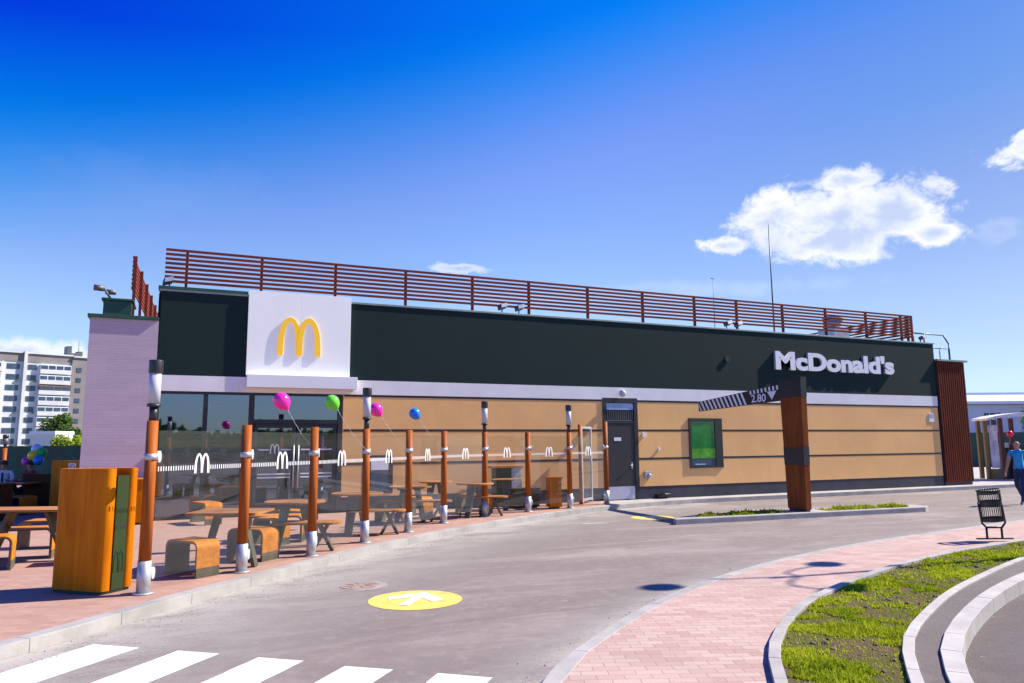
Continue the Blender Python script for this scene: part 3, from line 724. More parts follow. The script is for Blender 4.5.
# ------------------------------------------------------------------ clearance post
T = thing('clearance_barrier', 'tapered brown wooden post with striped 2.80 height arm over the lane', 'height barrier', (13.5, 13.5, PV))
bx, by = 13.42, 13.24
def taper(z0, z1, e=0.):
    def hw(z): return .285+(z-PV)/3.15*.065+e
    m = MB(); cy = by+.285; v = []
    for z in (z0, z1):
        k = hw(z); v += [(bx-e, cy-k, z), (bx+.17+e, cy-k, z), (bx+.17+e, cy+k, z), (bx-e, cy+k, z)]
    m.add(v, [(0, 3, 2, 1), (4, 5, 6, 7), (0, 1, 5, 4), (1, 2, 6, 5), (2, 3, 7, 6), (3, 0, 4, 7)]); return m
taper(PV+.05, 1.19).build('column', 'barrier_wood', T, bevel=.006)
taper(1.62, 2.80).build('column', 'barrier_wood', T, bevel=.006)
taper(1.19, 1.62, .004).build('collar', 'black_metal', T)
taper(2.80, 3.27, .004).build('head', 'black_metal', T)
taper(PV, PV+.05, -.02).build('foot', 'black_metal', T)
am = MB(); ya, yb = 13.88, 17.07
am.add([(bx+.05, ya, 2.745), (bx+.11, ya, 2.745), (bx+.11, yb, 2.61), (bx+.05, yb, 2.61), (bx+.05, ya, 3.15), (bx+.11, ya, 3.15), (bx+.11, yb, 2.88), (bx+.05, yb, 2.88)], [(0, 3, 2, 1), (4, 5, 6, 7), (0, 1, 5, 4), (1, 2, 6, 5), (2, 3, 7, 6), (3, 0, 4, 7)])
arm = am.build('arm', 'black_metal', T)
def zb(y): return 2.745+(2.61-2.745)*(y-ya)/(yb-ya)
def zt(y): return 3.15+(2.88-3.15)*(y-ya)/(yb-ya)
st = MB(); xf = bx+.046
ysw = 15.02
y = yb-.06
def strp(yy, wd, sk, f0, f1):
    q = []
    for (dy, f) in ((0, f0), (-wd, f0), (-wd+sk*f1+(-sk*f0), f1), (sk*f1-sk*f0, f1)):
        Y = yy+dy; Y = min(yb-.005, max(ya, Y)); q.append((xf, Y, zb(Y)+(zt(Y)-zb(Y))*f))
    st.add(q, [(0, 1, 2, 3)])
while y > ysw+.02: strp(y-.02, .078, .17, .03, .97); y -= .165
y = ysw-.06
while y > ya+.08: strp(y, .06, .05, .70, .97); y -= .135
st.build('stripes', 'text_white', arm)
ROTX = Matrix(((0, 0, -1), (-1, 0, 0), (0, 1, 0)))
text_mesh('height_figures', '2.80', 'text_white', .3, arm, (xf, 14.66, zb(14.66)+.035), ROTX, .52, .004, .001, .2)
MB().add([(xf, 14.35, 2.99), (xf, 14.02, 3.0), (xf, 14.19, 2.78)], [(0, 2, 1)]).build('height_arrow', 'text_white', arm)

# ------------------------------------------------------------------ wind screen
posts = dict(A=(-.27, 9.49), B=(.84, 10.52), C=(1.89, 11.53), E=(2.95, 12.68), F=(4.03, 13.79), G=(5.14, 14.98), H=(6.43, 15.88), I=(7.78, 16.43), J=(9.13, 16.81), K=(10.61, 17.47))
keys = list(posts); GRP = 'posts and panels of the terrace wind screen'
plabels = dict(A='tall orange wooden lamp post nearest the camera, beside the big wooden bin',
 B='short reddish wooden screen post, nearest one without a lamp', C='wooden screen post in front of the entrance doors with a pink balloon tied on',
 E='wooden lamp post, second from the left, beside the tan wall end', F='short wooden screen post with second pink balloon tied on',
 G='short wooden screen post with the blue balloon tied on', H='wooden lamp post, third from the left, before the tan wall',
 I='short wooden screen post between the two farther lamp posts', J='farthest lamp post of the screen, near the wooden box',
 K='last wooden screen post, beside the dark service door')
def fdir(i):
    a = Vector((*posts[keys[max(0, i-1)]], 0)); b = Vector((*posts[keys[min(len(keys)-1, i+1)]], 0)); return (b-a).normalized()
for i, k in enumerate(keys):
    x, y = posts[k]; lamp = k in 'AEHJ'; top = 2.32 if k == 'K' else 2.02+(.02 if k == 'A' else 0)
    t = fdir(i); nrm = Vector((t.y, -t.x, 0))
    P = thing('lamp_post' if lamp else 'screen_post', plabels[k], 'lamp post' if lamp else 'post', (x, y, PV), 0, GRP)
    MB().cyl((x, y, .42), (x, y, top), .067, .062, 20).build('pole', 'post_wood', P)
    MB().cyl((x, y, PV), (x, y, .48), .073, n=20).cyl((x, y, PV), (x, y, PV+.015), .11, n=20).build('sleeve', 'steel', P)
    c = Vector((x, y, 0))
    for z in (1.63, .33):
        w_ = c+(t if i < 9 else -t)*.105; cl_ = MB().bar((x, y, z), (w_.x, w_.y, z), .03, .05)
        if z > 1: cl_.cyl((x, y, z-.035), (x, y, z+.035), .074, n=20)
        cl_.build('clamp', 'steel', P)
    for z in (1.63, .33):
        w_ = c+(t if i < 9 else -t)*.112; dn = Vector((.965, -.26, 0)); MB().cyl((w_.x-dn.x*.014, w_.y-dn.y*.014, z), (w_.x+dn.x*.014, w_.y+dn.y*.014, z), .068, n=24).build('clamp_disc', 'white_disc', P, bevel=.004)
    if lamp:
        MB().cyl((x, y, top), (x, y, top+.16), .045, n=16).cyl((x, y, top+.16), (x, y, top+.19), .075, n=20).build('neck', 'black_metal', P)
        l = MB().cyl((x, y, top+.19), (x, y, top+.55), .066, n=20).build('lamp_shade', 'frost_glass', P)
        MB().cyl((x, y, top+.55), (x, y, top+.70), .078, n=20).build('cap', 'black_metal', P, bevel=.006)
pl = ['nearest the camera, over the first stool', 'second from the camera', 'third from the camera', 'fourth from the camera', 'fifth from the camera', 'sixth from the camera', 'seventh from the camera', 'eighth from the camera', 'last, beside the service door']
for i in range(9):
    a = Vector((*posts[keys[i]], 0)); b = Vector((*posts[keys[i+1]], 0)); t = (b-a).normalized(); nrm = Vector((t.y, -t.x, 0))
    a2 = a+t*.10; b2 = b-t*.10; c = (a2+b2)/2; L = (b2-a2).length
    P = thing('glass_panel', 'clear glass wind screen panel with white arch mark, '+pl[i], 'glass panel', (c.x, c.y, PV), 0, 'glass panels of the terrace wind screen')
    MB().obox((c.x, c.y, 1.10), t*L/2, nrm*.005, (0, 0, .83)).build('pane', 'screen_glass', P)
    n = int(L/2/.036)
    for sg in (-1, 1):
        bm_ = MB()
        for s in range(4, n+1):
            q = c+t*(sg*s*.036)+nrm*.0075; bm_.obox((q.x, q.y, 1.49), t*.0062, nrm*.0008, (0, 0, .026))
        bm_.build('marking_strip', 'white_paint', P)
    arches(MB(), 0, 0, .24, .24, .008, .0095, .034, .8, axes=lambda x, z, y: (c.x+t.x*x+nrm.x*y, c.y+t.y*x+nrm.y*y, 1.42+z)).build('arch_mark', 'white_paint', P)
# gate next to the wall
P = thing('terrace_gate', 'narrow grey steel framed glass gate next to the service door', 'gate', (10.2, 17.95, PV))
MB().cyl((9.98, 17.75, PV), (9.98, 17.75, 2.25), .05, n=16).build('gate_post', 'post_wood', P)
a = Vector((10.05, 17.80, 0)); b = Vector((10.62, 18.28, 0)); t = (b-a).normalized(); n_ = Vector((t.y, -t.x, 0)); c = (a+b)/2
gf = MB()
for q in (a, b): gf.obox((q.x, q.y, 1.18), t*.03, n_*.025, (0, 0, 1.02))
for z in (.22, 2.17): gf.obox((c.x, c.y, z), t*(b-a).length/2*.93, n_*.024, (0, 0, .03))
gf.build('gate_frame', 'steel', P); MB().obox((c.x, c.y, 1.2), t*.33, n_*.005, (0, 0, .94)).build('pane', 'screen_glass', P)

# ------------------------------------------------------------------ big wooden bin
def big_bin(name, label, u0, pos, wdt, dep, hgt, logo=True):
    """pos = near corner; u0 = angle of the wide face going left-away"""
    ang = u0; P = thing(name, label, 'litter bin', (pos[0], pos[1], PV), ang)
    r = .075
    # local: x along wide face (0..wdt) to the left, y towards depth
    def rr(x0, x1, y0, y1, rad):
        pts = []
        for cx, cy, a0 in ((x1-rad, y1-rad, 0), (x0+rad, y1-rad, 90), (x0+rad, y0+rad, 180), (x1-rad, y0+rad, 270)):
            for i in range(7): a = R_(a0+15*i); pts.append((cx+rad*math.cos(a), cy+rad*math.sin(a)))
        return pts
    return P, rr
P, rr = big_bin('litter_bin', 'big square orange wooden bin with a green side panel, nearest the camera', math.atan2(.73, .68), (-.69, 9.58), .82, .72, 1.38)
# local x = depth direction (right-away), local y = wide face going left-away
wd, dp, ht = .77, .44, 1.38
g = MB(); pts = rr(0, dp, 0, wd, .06)
def shell(mb, poly, z0, z1, t=.03):
    mb.prism(poly, lambda p: (p[0], p[1], z0), lambda p: (p[0], p[1], z1)); return mb
shell(MB(), rr(0, .15, 0, wd, .07), .035, ht).build('front_panel', 'bin_wood', P, local=True)
shell(MB(), rr(dp-.12, dp, 0, wd, .045), .035, ht-.0).build('back_panel', 'bin_wood', P, local=True)
shell(MB(), [(.152, .02), (dp-.122, .02), (dp-.122, wd-.02), (.152, wd-.02)], .03, ht-.08).build('side_panel', 'panel_green', P, local=True)
MB().box(.153, dp-.123, .016, .0195, .70, .735).build('slot', 'black_metal', P, local=True)
MB().box(.03, dp-.03, .03, wd-.03, 0, .03).build('base', 'black_metal', P, local=True)
arches(MB(), 0, 0, .15, .24, 0, .004, .025, .8, axes=lambda x, z, y: (.235+x, .0185-y, .22+z)).build('arch_mark', 'logo_green', P, local=True)
# farther wooden box with the sign
p2 = Vector((-2.06, 20.6, 0))
P = thing('wooden_box', 'tall cabinet', 'cabinet', (p2.x, p2.y, PV), math.atan2(.73, .68))
P['label'] = 'tall orange wooden cabinet with a small square warning sign, half hidden behind the near bin'
shell(MB(), rr(0, .7, 0, 1.0, .06), .03, 1.30).build('cabinet', 'bin_wood', P, local=True)
MB().box(.03, .67, .03, .97, 0, .03).build('base', 'black_metal', P, local=True)
s_ = MB().box(-.008, -.002, .18, .42, 1.02, 1.24).build('sign', 'white_paint', P, local=True)
rg = MB()
for i in range(24):
    a0 = 2*math.pi*i/24; a1 = 2*math.pi*(i+1)/24
    rg.add([(-.010, .30+.09*math.cos(a0), 1.13+.09*math.sin(a0)), (-.010, .30+.09*math.cos(a1), 1.13+.09*math.sin(a1)), (-.010, .30+.068*math.cos(a1), 1.13+.068*math.sin(a1)), (-.010, .30+.068*math.cos(a0), 1.13+.068*math.sin(a0))], [(0, 1, 2, 3)])
rg.obox((-.010, .30, 1.13), (.0005, 0, 0), (0, .06, .06), (0, -.008, .008)); rg.build('ring', 'sign_red', s_, local=True)

# ------------------------------------------------------------------ furniture
def waterfall(mb_w, mb_f, mb_e, L, W, Hh, t=.035, rad=.10, both=True):
    """n-shaped stool: wood shell, olive inner frame, grey feet. local x = length"""
    def path(ins):
        pts = [(-L/2+ins, 0)]
        R0 = max(.02, rad-ins)
        for i in range(9): a = math.pi-math.pi/2*i/8; pts.append((-L/2+rad+R0*math.cos(a), Hh-rad+R0*math.sin(a)))
        for i in range(9): a = math.pi/2-math.pi/2*i/8; pts.append((L/2-rad+R0*math.cos(a), Hh-rad+R0*math.sin(a)))
        pts.append((L/2-ins, 0)); return pts
    def slab(mb, i0, i1, hw, zmin, zmax=9):
        A = path(i0); Bp = path(i1)
        def cut(P):
            P = list(P); P[0] = (P[0][0], zmin); P[-1] = (P[-1][0], zmin); return P
        A = cut(A); Bp = cut(Bp); b = len(mb.v); n = len(A)
        for (x, z), (x2, z2) in zip(A, Bp): mb.v += [Vector((x, -hw, z)), Vector((x, hw, z)), Vector((x2, -hw, z2)), Vector((x2, hw, z2))]
        for i in range(n-1):
            q = b+4*i; sm = mb.smooth; mb.smooth = False
            mb.face((q, q+1, q+5, q+4)); mb.face((q+2, q+6, q+7, q+3)); mb.face((q, q+4, q+6, q+2)); mb.face((q+1, q+3, q+7, q+5))
        for q in (b, b+4*(n-1)): mb.face((q, q+2, q+3, q+1))
    slab(mb_w, 0, .012, W/2, .12); slab(mb_f, .0125, t, W/2-.004, 0)
def stool(label, x, y, rz, L=.62, W=.38, Hh=.45):
    P = thing('bench', label, 'bench', (x, y, PV-.003), rz, 'wooden benches on the terrace')
    a, b = MB(), MB(); waterfall(a, b, None, L, W, Hh)
    a.build('seat', 'bench_wood', P, local=True); b.build('frame', 'olive_metal', P, local=True)
    for s in (-1, 1): MB().box(s*L/2-(.012 if s > 0 else 0), s*L/2+(0 if s > 0 else .012), -W/2, W/2, 0, .118).build('foot', 'olive_metal', P, local=True)
    return P
def blade(mb, p0, p1, w0, w1, t=.05, side=(0, 1, 0)):
    p0 = Vector(p0); p1 = Vector(p1); s = Vector(side).normalized(); d = (p1-p0).normalized(); k = d.cross(s).normalized()*t/2
    v = [p0-s*w0/2-k, p0+s*w0/2-k, p0+s*w0/2+k, p0-s*w0/2+k, p1-s*w1/2-k, p1+s*w1/2-k, p1+s*w1/2+k, p1-s*w1/2+k]
    mb.add(v, [(0, 3, 2, 1), (4, 5, 6, 7), (0, 1, 5, 4), (1, 2, 6, 5), (2, 3, 7, 6), (3, 0, 4, 7)])
def round_bench(label, x, y, rz, L=1.15, W=.42, Hh=.45):
    """straight waterfall end at -x, rounded end at +x on a splayed leg"""
    P = thing('round_end_bench', label, 'bench', (x, y, PV-.003), rz, 'wooden benches on the terrace')
    out = [(-L/2+.08, -W/2), (L/2-W/2, -W/2)]+[(L/2-W/2+W/2*math.cos(a), W/2*math.sin(a)) for a in [R_(-80+20*i) for i in range(9)]]+[(L/2-W/2, W/2), (-L/2+.08, W/2)]
    m = MB(); m.prism(out, lambda p: (p[0], p[1], Hh-.035), lambda p: (p[0], p[1], Hh)); m.build('seat', 'table_wood', P, local=True, bevel=.004)
    m = MB(); A = []
    for i in range(7): a = math.pi-math.pi/2*i/6; A.append((-L/2+.08+.08*math.cos(a), Hh-.08+.08*math.sin(a)))
    A = [(-L/2, .0)]+A; b = []
    for xx, z in A: b.append((xx+.03 if z < Hh-.05 else xx, z if z < Hh-.05 else z-.033))
    for (p, q, p2, q2) in zip(A, b, A[1:], b[1:]):
        m.add([(p[0], -W/2, p[1]), (p[0], W/2, p[1]), (q[0], W/2, q[1]), (q[0], -W/2, q[1]), (p2[0], -W/2, p2[1]), (p2[0], W/2, p2[1]), (q2[0], W/2, q2[1]), (q2[0], -W/2, q2[1])],
              [(0, 3, 2, 1), (4, 5, 6, 7), (0, 1, 5, 4), (1, 2, 6, 5), (2, 3, 7, 6), (3, 0, 4, 7)])
    m.build('leg', 'olive_metal', P, local=True)
    m = MB(); blade(m, (L/2-.36, 0, Hh-.036), (L/2-.14, 0, 0), .14, .10); m.build('leg', 'olive_metal', P, local=True)
    m = MB(); blade(m, (L/2-.22, .0, Hh-.036), (L/2-.45, .0, 0), .10, .08); m.build('leg', 'olive_metal', P, local=True)
    return P
def table(label, x, y, rz, L=.95, W=.95, rnd=True, h=.75, grp='wooden tables on the terrace'):
    P = thing('table', label, 'table', (x, y, PV-.003), rz, grp)
    if rnd: out = [(L/2*math.cos(2*math.pi*i/40), W/2*math.sin(2*math.pi*i/40)) for i in range(40)]
    else: out = rr(-L/2, L/2, -W/2, W/2, .07)
    m = MB(); m.prism(out, lambda p: (p[0], p[1], h-.03), lambda p: (p[0], p[1], h)); m.build('tabletop', 'table_wood', P, local=True, bevel=.005)
    for s in (-1, 1):
        m = MB(); blade(m, (s*L*.17, 0, h-.031), (s*L*.36, 0, 0), .20, .13); m.build('leg', 'olive_metal', P, local=True)
    m = MB().box(-L*.33, L*.33, -.03, .03, h-.07, h-.032); m.build('apron', 'olive_metal', P, local=True)
    return P
def A_(vx, vy): return math.atan2(vy, vx)-math.pi/2     # rz so that the stool's leg face runs along (vx, vy)
def place_stool(label, nx, ny, vx, vy, L, W):
    """near corner of the right-hand leg face (nx, ny); leg face runs along v; stool extends to the left"""
    v = Vector((vx, vy, 0)).normalized(); u = Vector((v.y, -v.x, 0))   # u points right-near, out of the leg face
    c = Vector((nx, ny, 0))+v*W/2-u*L/2; return stool(label, c.x, c.y, math.atan2(u.y, u.x), L, W)
place_stool('low orange wooden stool behind the first glass panel, nearest the camera', .29, 10.25, .83, .60, .62, .34)
place_stool('orange stool standing directly behind the nearest short post', 1.17, 11.27, .69, .72, .62, .38)
place_stool('long bench with orange end beside the round table before the doors', 2.0, 13.2, .3, .95, .95, .42)
place_stool('orange bench at far side of the round table before the doors', 2.15, 13.95, .75, .66, .75, .38)
place_stool('stool under the near edge of the round table before the doors', 1.5, 12.85, .8, .6, .5, .36)
place_stool('orange stool right of the second lamp post by the tan wall', 4.35, 15.3, .75, .66, .7, .38)
place_stool('orange bench against the low window behind the wind screen', 5.0, 16.2, .9, .42, .6, .4)
place_stool('bench behind the third lamp post beside the long table', 6.6, 16.35, .8, .6, .8, .4)
place_stool('dark bench in front of the glazed front at far left', .6, 16.9, .95, .3, .9, .35)
round_bench('rounded bench with splayed leg behind the third short post', 1.90, 12.12, R_(-22), 1.12, .45)
round_bench('rounded bench standing behind the second lamp post', 3.42, 13.72, R_(-22), 1.05, .45)
round_bench('rounded bench beside the third lamp post', 6.45, 15.98, R_(-22), 1.1, .42)
round_bench('rounded bench behind the post with the blue balloon', 5.0, 15.4, R_(-24), .9, .4)
table('square orange table behind the first glass panel', .72, 11.05, R_(-24), .98, .8, False)
table('round orange table in front of the entrance doors', 1.77, 12.47, R_(28), .95, .95)
table('round table behind the second lamp post', 3.1, 13.95, R_(50), .95, .95)
table('round table near the low window by the tan wall', 4.57, 15.5, R_(12), .9, .9)
table('round table behind the third lamp post', 6.2, 15.9, R_(35), .85, .85)
table('round table at the far end by the dark chairs', 7.6, 17.3, R_(60), .8, .8)
table('small round table against the tan wall behind the blue balloon post', 5.7, 17.2, R_(25), .8, .8)
# tables and benches left of the bin
table('pinkish oblong table left of the big wooden bin', -1.9, 12.95, R_(-22), 1.5, .62, False)
place_stool('bench end at the left picture edge, nearest the camera', -1.96, 12.1, -.05, 1, .95, .42)
place_stool('bench under the pinkish table, between two others', -1.62, 13.05, .1, 1, .9, .42)
place_stool('stool half hidden behind the big wooden bin', -.95, 12.15, .1, 1, .45, .45)
place_stool('pale bench behind the pinkish table', -1.3, 14.2, .2, 1, 1.0, .45)
place_stool('orange bench far left behind the pinkish table', -2.9, 14.6, .3, 1, 1.1, .45)
table('dark wooden table where the two people sit', -4.0, 22.6, R_(-24), 1.6, .8, False)
place_stool('bench beside the seated people, orange side showing', -3.4, 21.5, .6, .8, .8, .5)
def darkbox(name, label, cat, x, y, rz, a, b, h, m):
    P = thing(name, label, cat, (x, y, PV-.003), rz)
    MB().box(-a/2, a/2, -b/2, b/2, .04, h-.03).build('body', m, P, local=True, bevel=.01); MB().box(-a/2-.03, a/2+.03, -b/2-.03, b/2+.03, h-.028, h).build('top', m, P, local=True)
    MB().box(-a/2+.05, a/2-.05, -b/2+.05, b/2-.05, 0, .038).build('plinth', 'black_metal', P, local=True)
    return P
darkbox('serving_counter', 'long dark wooden counter in front of the seated people', 'counter', -4.55, 20.6, R_(-24), 2.3, .6, .82, 'dark_wood')
darkbox('serving_counter', 'dark wooden counter with bottles on it beside the wooden cabinet', 'counter', -3.0, 22.9, R_(-24), 1.0, .6, .95, 'dark_wood')
darkbox('wooden_box', 'slim upright orange wooden box near the farthest lamp post', 'cabinet', 8.78, 17.02, R_(-10), .32, .34, .78, 'bin_wood')
darkbox('planter', 'long low brown wooden planter left of the slim upright box', 'planter', 8.1, 17.55, R_(-10), .9, .35, .5, 'dark_wood')
darkbox('wooden_box', 'orange wooden box at the foot of the lilac wall behind the first lamp post', 'cabinet', -.75, 18.0, 0, .6, .5, .95, 'bin_wood')
P = thing('recycling_bin', 'grey and green recycling bin against the tan wall', 'litter bin', (7.9, 18.15, PV), 0)
MB().box(-.28, .12, -.2, .2, .03, 1.0).build('body', 'panel_green', P, local=True, bevel=.01); MB().box(.123, .42, -.2, .2, .03, 1.0).build('side', 'steel', P, local=True, bevel=.01); MB().box(-.45, .45, -.24, .24, 1.0, 1.05).build('lid', 'table_wood', P, local=True)
# ------------------------------------------------------------------ balloons
def balloon(label, c, r, mat, tie, grp, blowx=.25):
    P = thing('balloon', label, 'balloon', c, 0, grp)
    c = Vector(c); ax = (c-Vector(tie)).normalized(); q = Vector((0, 0, 1)).rotation_difference(ax)
    def fn(v):
        k = v.z/r
        s = 1 if k > 0 else 1-.28*k*k
        v = Vector((v.x*s, v.y*s, v.z*(1.05 if k > 0 else 1.25))); return q @ v
    MB().ball(c, r, 24, 16, fn=fn).build('skin', mat, P)
    e = c-ax*r*1.25; MB().cyl(e-ax*.02, e+ax*.01, .014, .006, 8).build('knot', mat, P)
    pts = []; t = Vector(tie)
    for i in range(9): f = i/8; p = e.lerp(t, f); p.z -= .06*math.sin(math.pi*f); pts.append(p)
    MB().tube(pts, .0028, 5).build('ribbon', 'string', P)
SG = 'balloons tied to the wind screen posts'
balloon('bright pink balloon floating left of the entrance door', (1.40, 11.6, 2.41), .125, 'balloon_pink', (1.95, 11.5, 1.62), SG)
balloon('lime green balloon floating above the entrance door edge', (2.34, 12.6, 2.46), .12, 'balloon_lime', (2.98, 12.62, 1.62), SG)
balloon('pink balloon floating right of the second lamp post', (3.37, 13.75, 2.40), .125, 'balloon_pink', (4.02, 13.72, 1.62), SG)
balloon('small blue balloon floating before the tan wall', (4.47, 14.9, 2.38), .115, 'balloon_blue', (5.14, 14.9, 1.62), SG)
bc = at(40.5, 20.0)
for i, (dx, dz, m, cn) in enumerate([(-.22, 1.36, 'balloon_magenta', 'purple pink'), (-.02, 1.52, 'balloon_yellow', 'yellow'), (.14, 1.60, 'balloon_green', 'green'), (.13, 1.40, 'balloon_blue', 'dark blue'), (.0, 1.70, 'balloon_pale', 'pale blue')]):
    p = bc+RT*dx-HD*(.1 if i % 2 else 0); balloon(cn+' balloon in the bunch held above the seated people', (p.x, p.y, dz), .13, m, (bc.x, bc.y+.2, .98), 'bunch of balloons behind the wooden counter')

# ------------------------------------------------------------------ right side litter bin
bp = Vector((12.42, 8.22, PV))
P = thing('litter_bin', 'dark slatted metal litter bin tilted in its frame on the pink footpath', 'litter bin', bp, math.atan2(RT.y, RT.x))
c0 = Vector((-.01, 0, .55)); tl = Vector((-.10, -.05, 1)).normalized(); sxv = Vector((1, 0, .10)).normalized()
def ring(mb, z, r, rr_=.012, n=28, hgt=None):
    ctr = c0+tl*z
    pts = [ctr+sxv*math.cos(2*math.pi*i/n)*r+Vector((0, 1, 0))*math.sin(2*math.pi*i/n)*r for i in range(n)]
    if hgt:
        for i in range(n):
            a, b = pts[i], pts[(i+1) % n]; mb.add([a-tl*hgt, b-tl*hgt, b+tl*hgt, a+tl*hgt, (a-ctr)*.97+ctr-tl*hgt, (b-ctr)*.97+ctr-tl*hgt, (b-ctr)*.97+ctr+tl*hgt, (a-ctr)*.97+ctr+tl*hgt], [(0, 1, 2, 3), (5, 4, 7, 6), (3, 2, 6, 7), (1, 0, 4, 5)])
    else:
        for i in range(n): mb.cyl(pts[i], pts[(i+1) % n], rr_, n=6)
rb = MB(); ring(rb, .25, .172, .013); ring(rb, .21, .170, hgt=.022); ring(rb, .03, .168, hgt=.045); ring(rb, -.23, .166, hgt=.03)
n = 34
for i in range(n):
    a = 2*math.pi*i/n; r = .165; q = sxv*math.cos(a)*r+Vector((0, 1, 0))*math.sin(a)*r
    rb.bar(c0+tl*-.25+q, c0+tl*.24+q, .011, .004)
bt = [c0+tl*-.25+sxv*math.cos(2*math.pi*i/28)*.163+Vector((0, 1, 0))*math.sin(2*math.pi*i/28)*.163 for i in range(28)]
k = len(rb.v); rb.v += bt; rb.face(tuple(range(k, k+28)))
rb.build('basket', 'black_metal', P, local=True)
fr_ = MB().tube([(-.21, 0, .60), (-.175, 0, .26), (-.11, 0, .19), (.15, 0, .19), (.21, 0, .26), (.175, 0, .62)], .016, 10)
fr_.build('frame', 'black_metal', P, local=True)
for x in (-.11, .14):
    MB().cyl((x, 0, .19), (x, 0, .02), .018, n=10).build('leg', 'black_metal', P, local=True); MB().box(x-.17, x+.17, -.035, .035, 0, .018).build('foot', 'black_metal', P, local=True)

# street lamp outside the frame whose shadow falls on the footpath
lx, ly = 15.34, 6.23
P = thing('street_lamp', 'tall street lamp with three curved arms, standing at the verge', 'street lamp', (lx, ly, 0))
MB().cyl((lx, ly, 0), (lx, ly, 8.0), .07, .04, 16).build('pole', 'steel_dark', P)
for dx, dy in ((1.15, .45), (0., -.85), (-1.2, .45)):
    pts = [Vector((lx+dx*f, ly+dy*f, 7.6+.5*math.sin(math.pi*f*.8))) for f in [i/8 for i in range(9)]]
    MB().tube(pts, .025).build('arm', 'steel_dark', P)
    MB().ball(pts[-1]+Vector((dx*.1, dy*.1, -.02)), .22, 16, 8, 1.3, 1., .35).build('lamp_head', 'steel_dark', P)

# ------------------------------------------------------------------ people
def skin(name, J, E, mats, parent=None, sub=2, root=0, assign=None):
    me = bpy.data.meshes.new(name); me.from_pydata([j[:3] for j in J], E, []); o = bpy.data.objects.new(name, me); COL.objects.link(o)
    mo = o.modifiers.new('s', 'SKIN'); mo.use_smooth_shade = True; mo.branch_smoothing = .5
    for i, j in enumerate(J):
        r = j[3]; ry = j[4] if len(j) > 4 else r; me.skin_vertices[0].data[i].radius = (r, ry); me.skin_vertices[0].data[i].use_root = (i == root)
    mo = o.modifiers.new('b', 'SUBSURF'); mo.levels = sub; mo.render_levels = sub
    bpy.context.view_layer.update(); dg = bpy.context.evaluated_depsgraph_get(); m2 = bpy.data.meshes.new_from_object(o.evaluated_get(dg)); bpy.data.objects.remove(o)
    m2.materials.clear()
    for m in mats: m2.materials.append(MATS[m])
    for p in m2.polygons:
        p.use_smooth = True
        if assign: p.material_index = assign(p.center)
    n = bpy.data.objects.new(name, m2); COL.objects.link(n)
    if parent: n.parent = parent
    return n
def walker():
    # local frame: +x = walking direction, y = his left, z up
    J = [(0, 0, .93, .135, .15), (.01, 0, 1.12, .125, .15), (.02, 0, 1.32, .13, .17), (.02, 0, 1.44, .085, .10), (.03, 0, 1.50, .055), (.04, 0, 1.555, .06), (.05, 0, 1.63, .088, .078), (.05, 0, 1.70, .05),
         (.01, .10, .86, .095), (.16, .10, .50, .062), (.12, .10, .44, .058), (.23, .10, .09, .04), (.36, .11, .035, .035),       # left leg forward
         (-.01, -.10, .86, .095), (-.02, -.10, .49, .062), (-.08, -.10, .44, .058), (-.33, -.10, .14, .042), (-.26, -.10, .035, .033),
         (.02, .19, 1.41, .062), (-.02, .25, 1.12, .042), (.05, .27, .88, .030), (.09, .27, .80, .032),
         (.02, -.19, 1.41, .062), (.06, -.25, 1.12, .042), (.16, -.28, .89, .030), (.20, -.28, .81, .032)]
    E = [(0, 1), (1, 2), (2, 3), (3, 4), (4, 5), (5, 6), (6, 7), (0, 8), (8, 9), (9, 10), (10, 11), (11, 12), (0, 13), (13, 14), (14, 15), (15, 16), (16, 17), (3, 18), (18, 19), (19, 20), (20, 21), (3, 22), (22, 23), (23, 24), (24, 25)]
    def asg(c):
        if c.z < .075 and True: return 3
        if c.z < .97 and abs(c.y) < .21: return 2
        if .97 <= c.z < 1.475 and abs(c.y) < .19+.03*(c.z > 1.36): return 1
        return 0
    fac = Vector((-.80, -.12, 0)).normalized()
    P = thing('person', 'bald man in a sleeveless bright blue shirt and dark jeans walking at right edge', 'person', (20.93, 12.97, .0), math.atan2(fac.y, fac.x))
    b = skin('body', J, E, ['skin', 'shirt_blue', 'jeans', 'shoe'], P, assign=asg)
    # face features
    m = MB().ball((.143, 0, 1.625), .014, 8, 6, 1, .8, 1.5); m.build('nose', 'skin', P, local=True)
    m = MB().ball((.125, .032, 1.648), .009, 8, 6).ball((.125, -.032, 1.648), .009, 8, 6); m.build('eyes', 'tie_black', P, local=True)
    m = MB().ball((.04, .083, 1.63), .022, 8, 6, .6, .3, 1.2).ball((.04, -.083, 1.63), .022, 8, 6, .6, .3, 1.2); m.build('ears', 'skin', P, local=True)
    m = MB().ball((.125, 0, 1.59), .018, 8, 6, .4, 1, .25); m.build('mouth', 'shirt_red', P, local=True)
    for s, base in ((1, J[21]), (-1, J[25])):
        m = MB()
        for k in range(4):
            y = base[1]-.024+.016*k; L = (.055, .066, .062, .05)[k]; m.cyl((base[0]+.005, y, base[2]-.01), (base[0]+.02, y, base[2]-.01-L*.6), .009, .008, 8); m.cyl((base[0]+.02, y, base[2]-.01-L*.6), (base[0]+.012, y, base[2]-.01-L), .008, .006, 8)
        m.cyl((base[0]+.02, base[1]-s*.02, base[2]+.01), (base[0]+.05, base[1]-s*.03, base[2]-.035), .010, .007, 8); m.build('hand', 'skin', P, local=True)
walker()
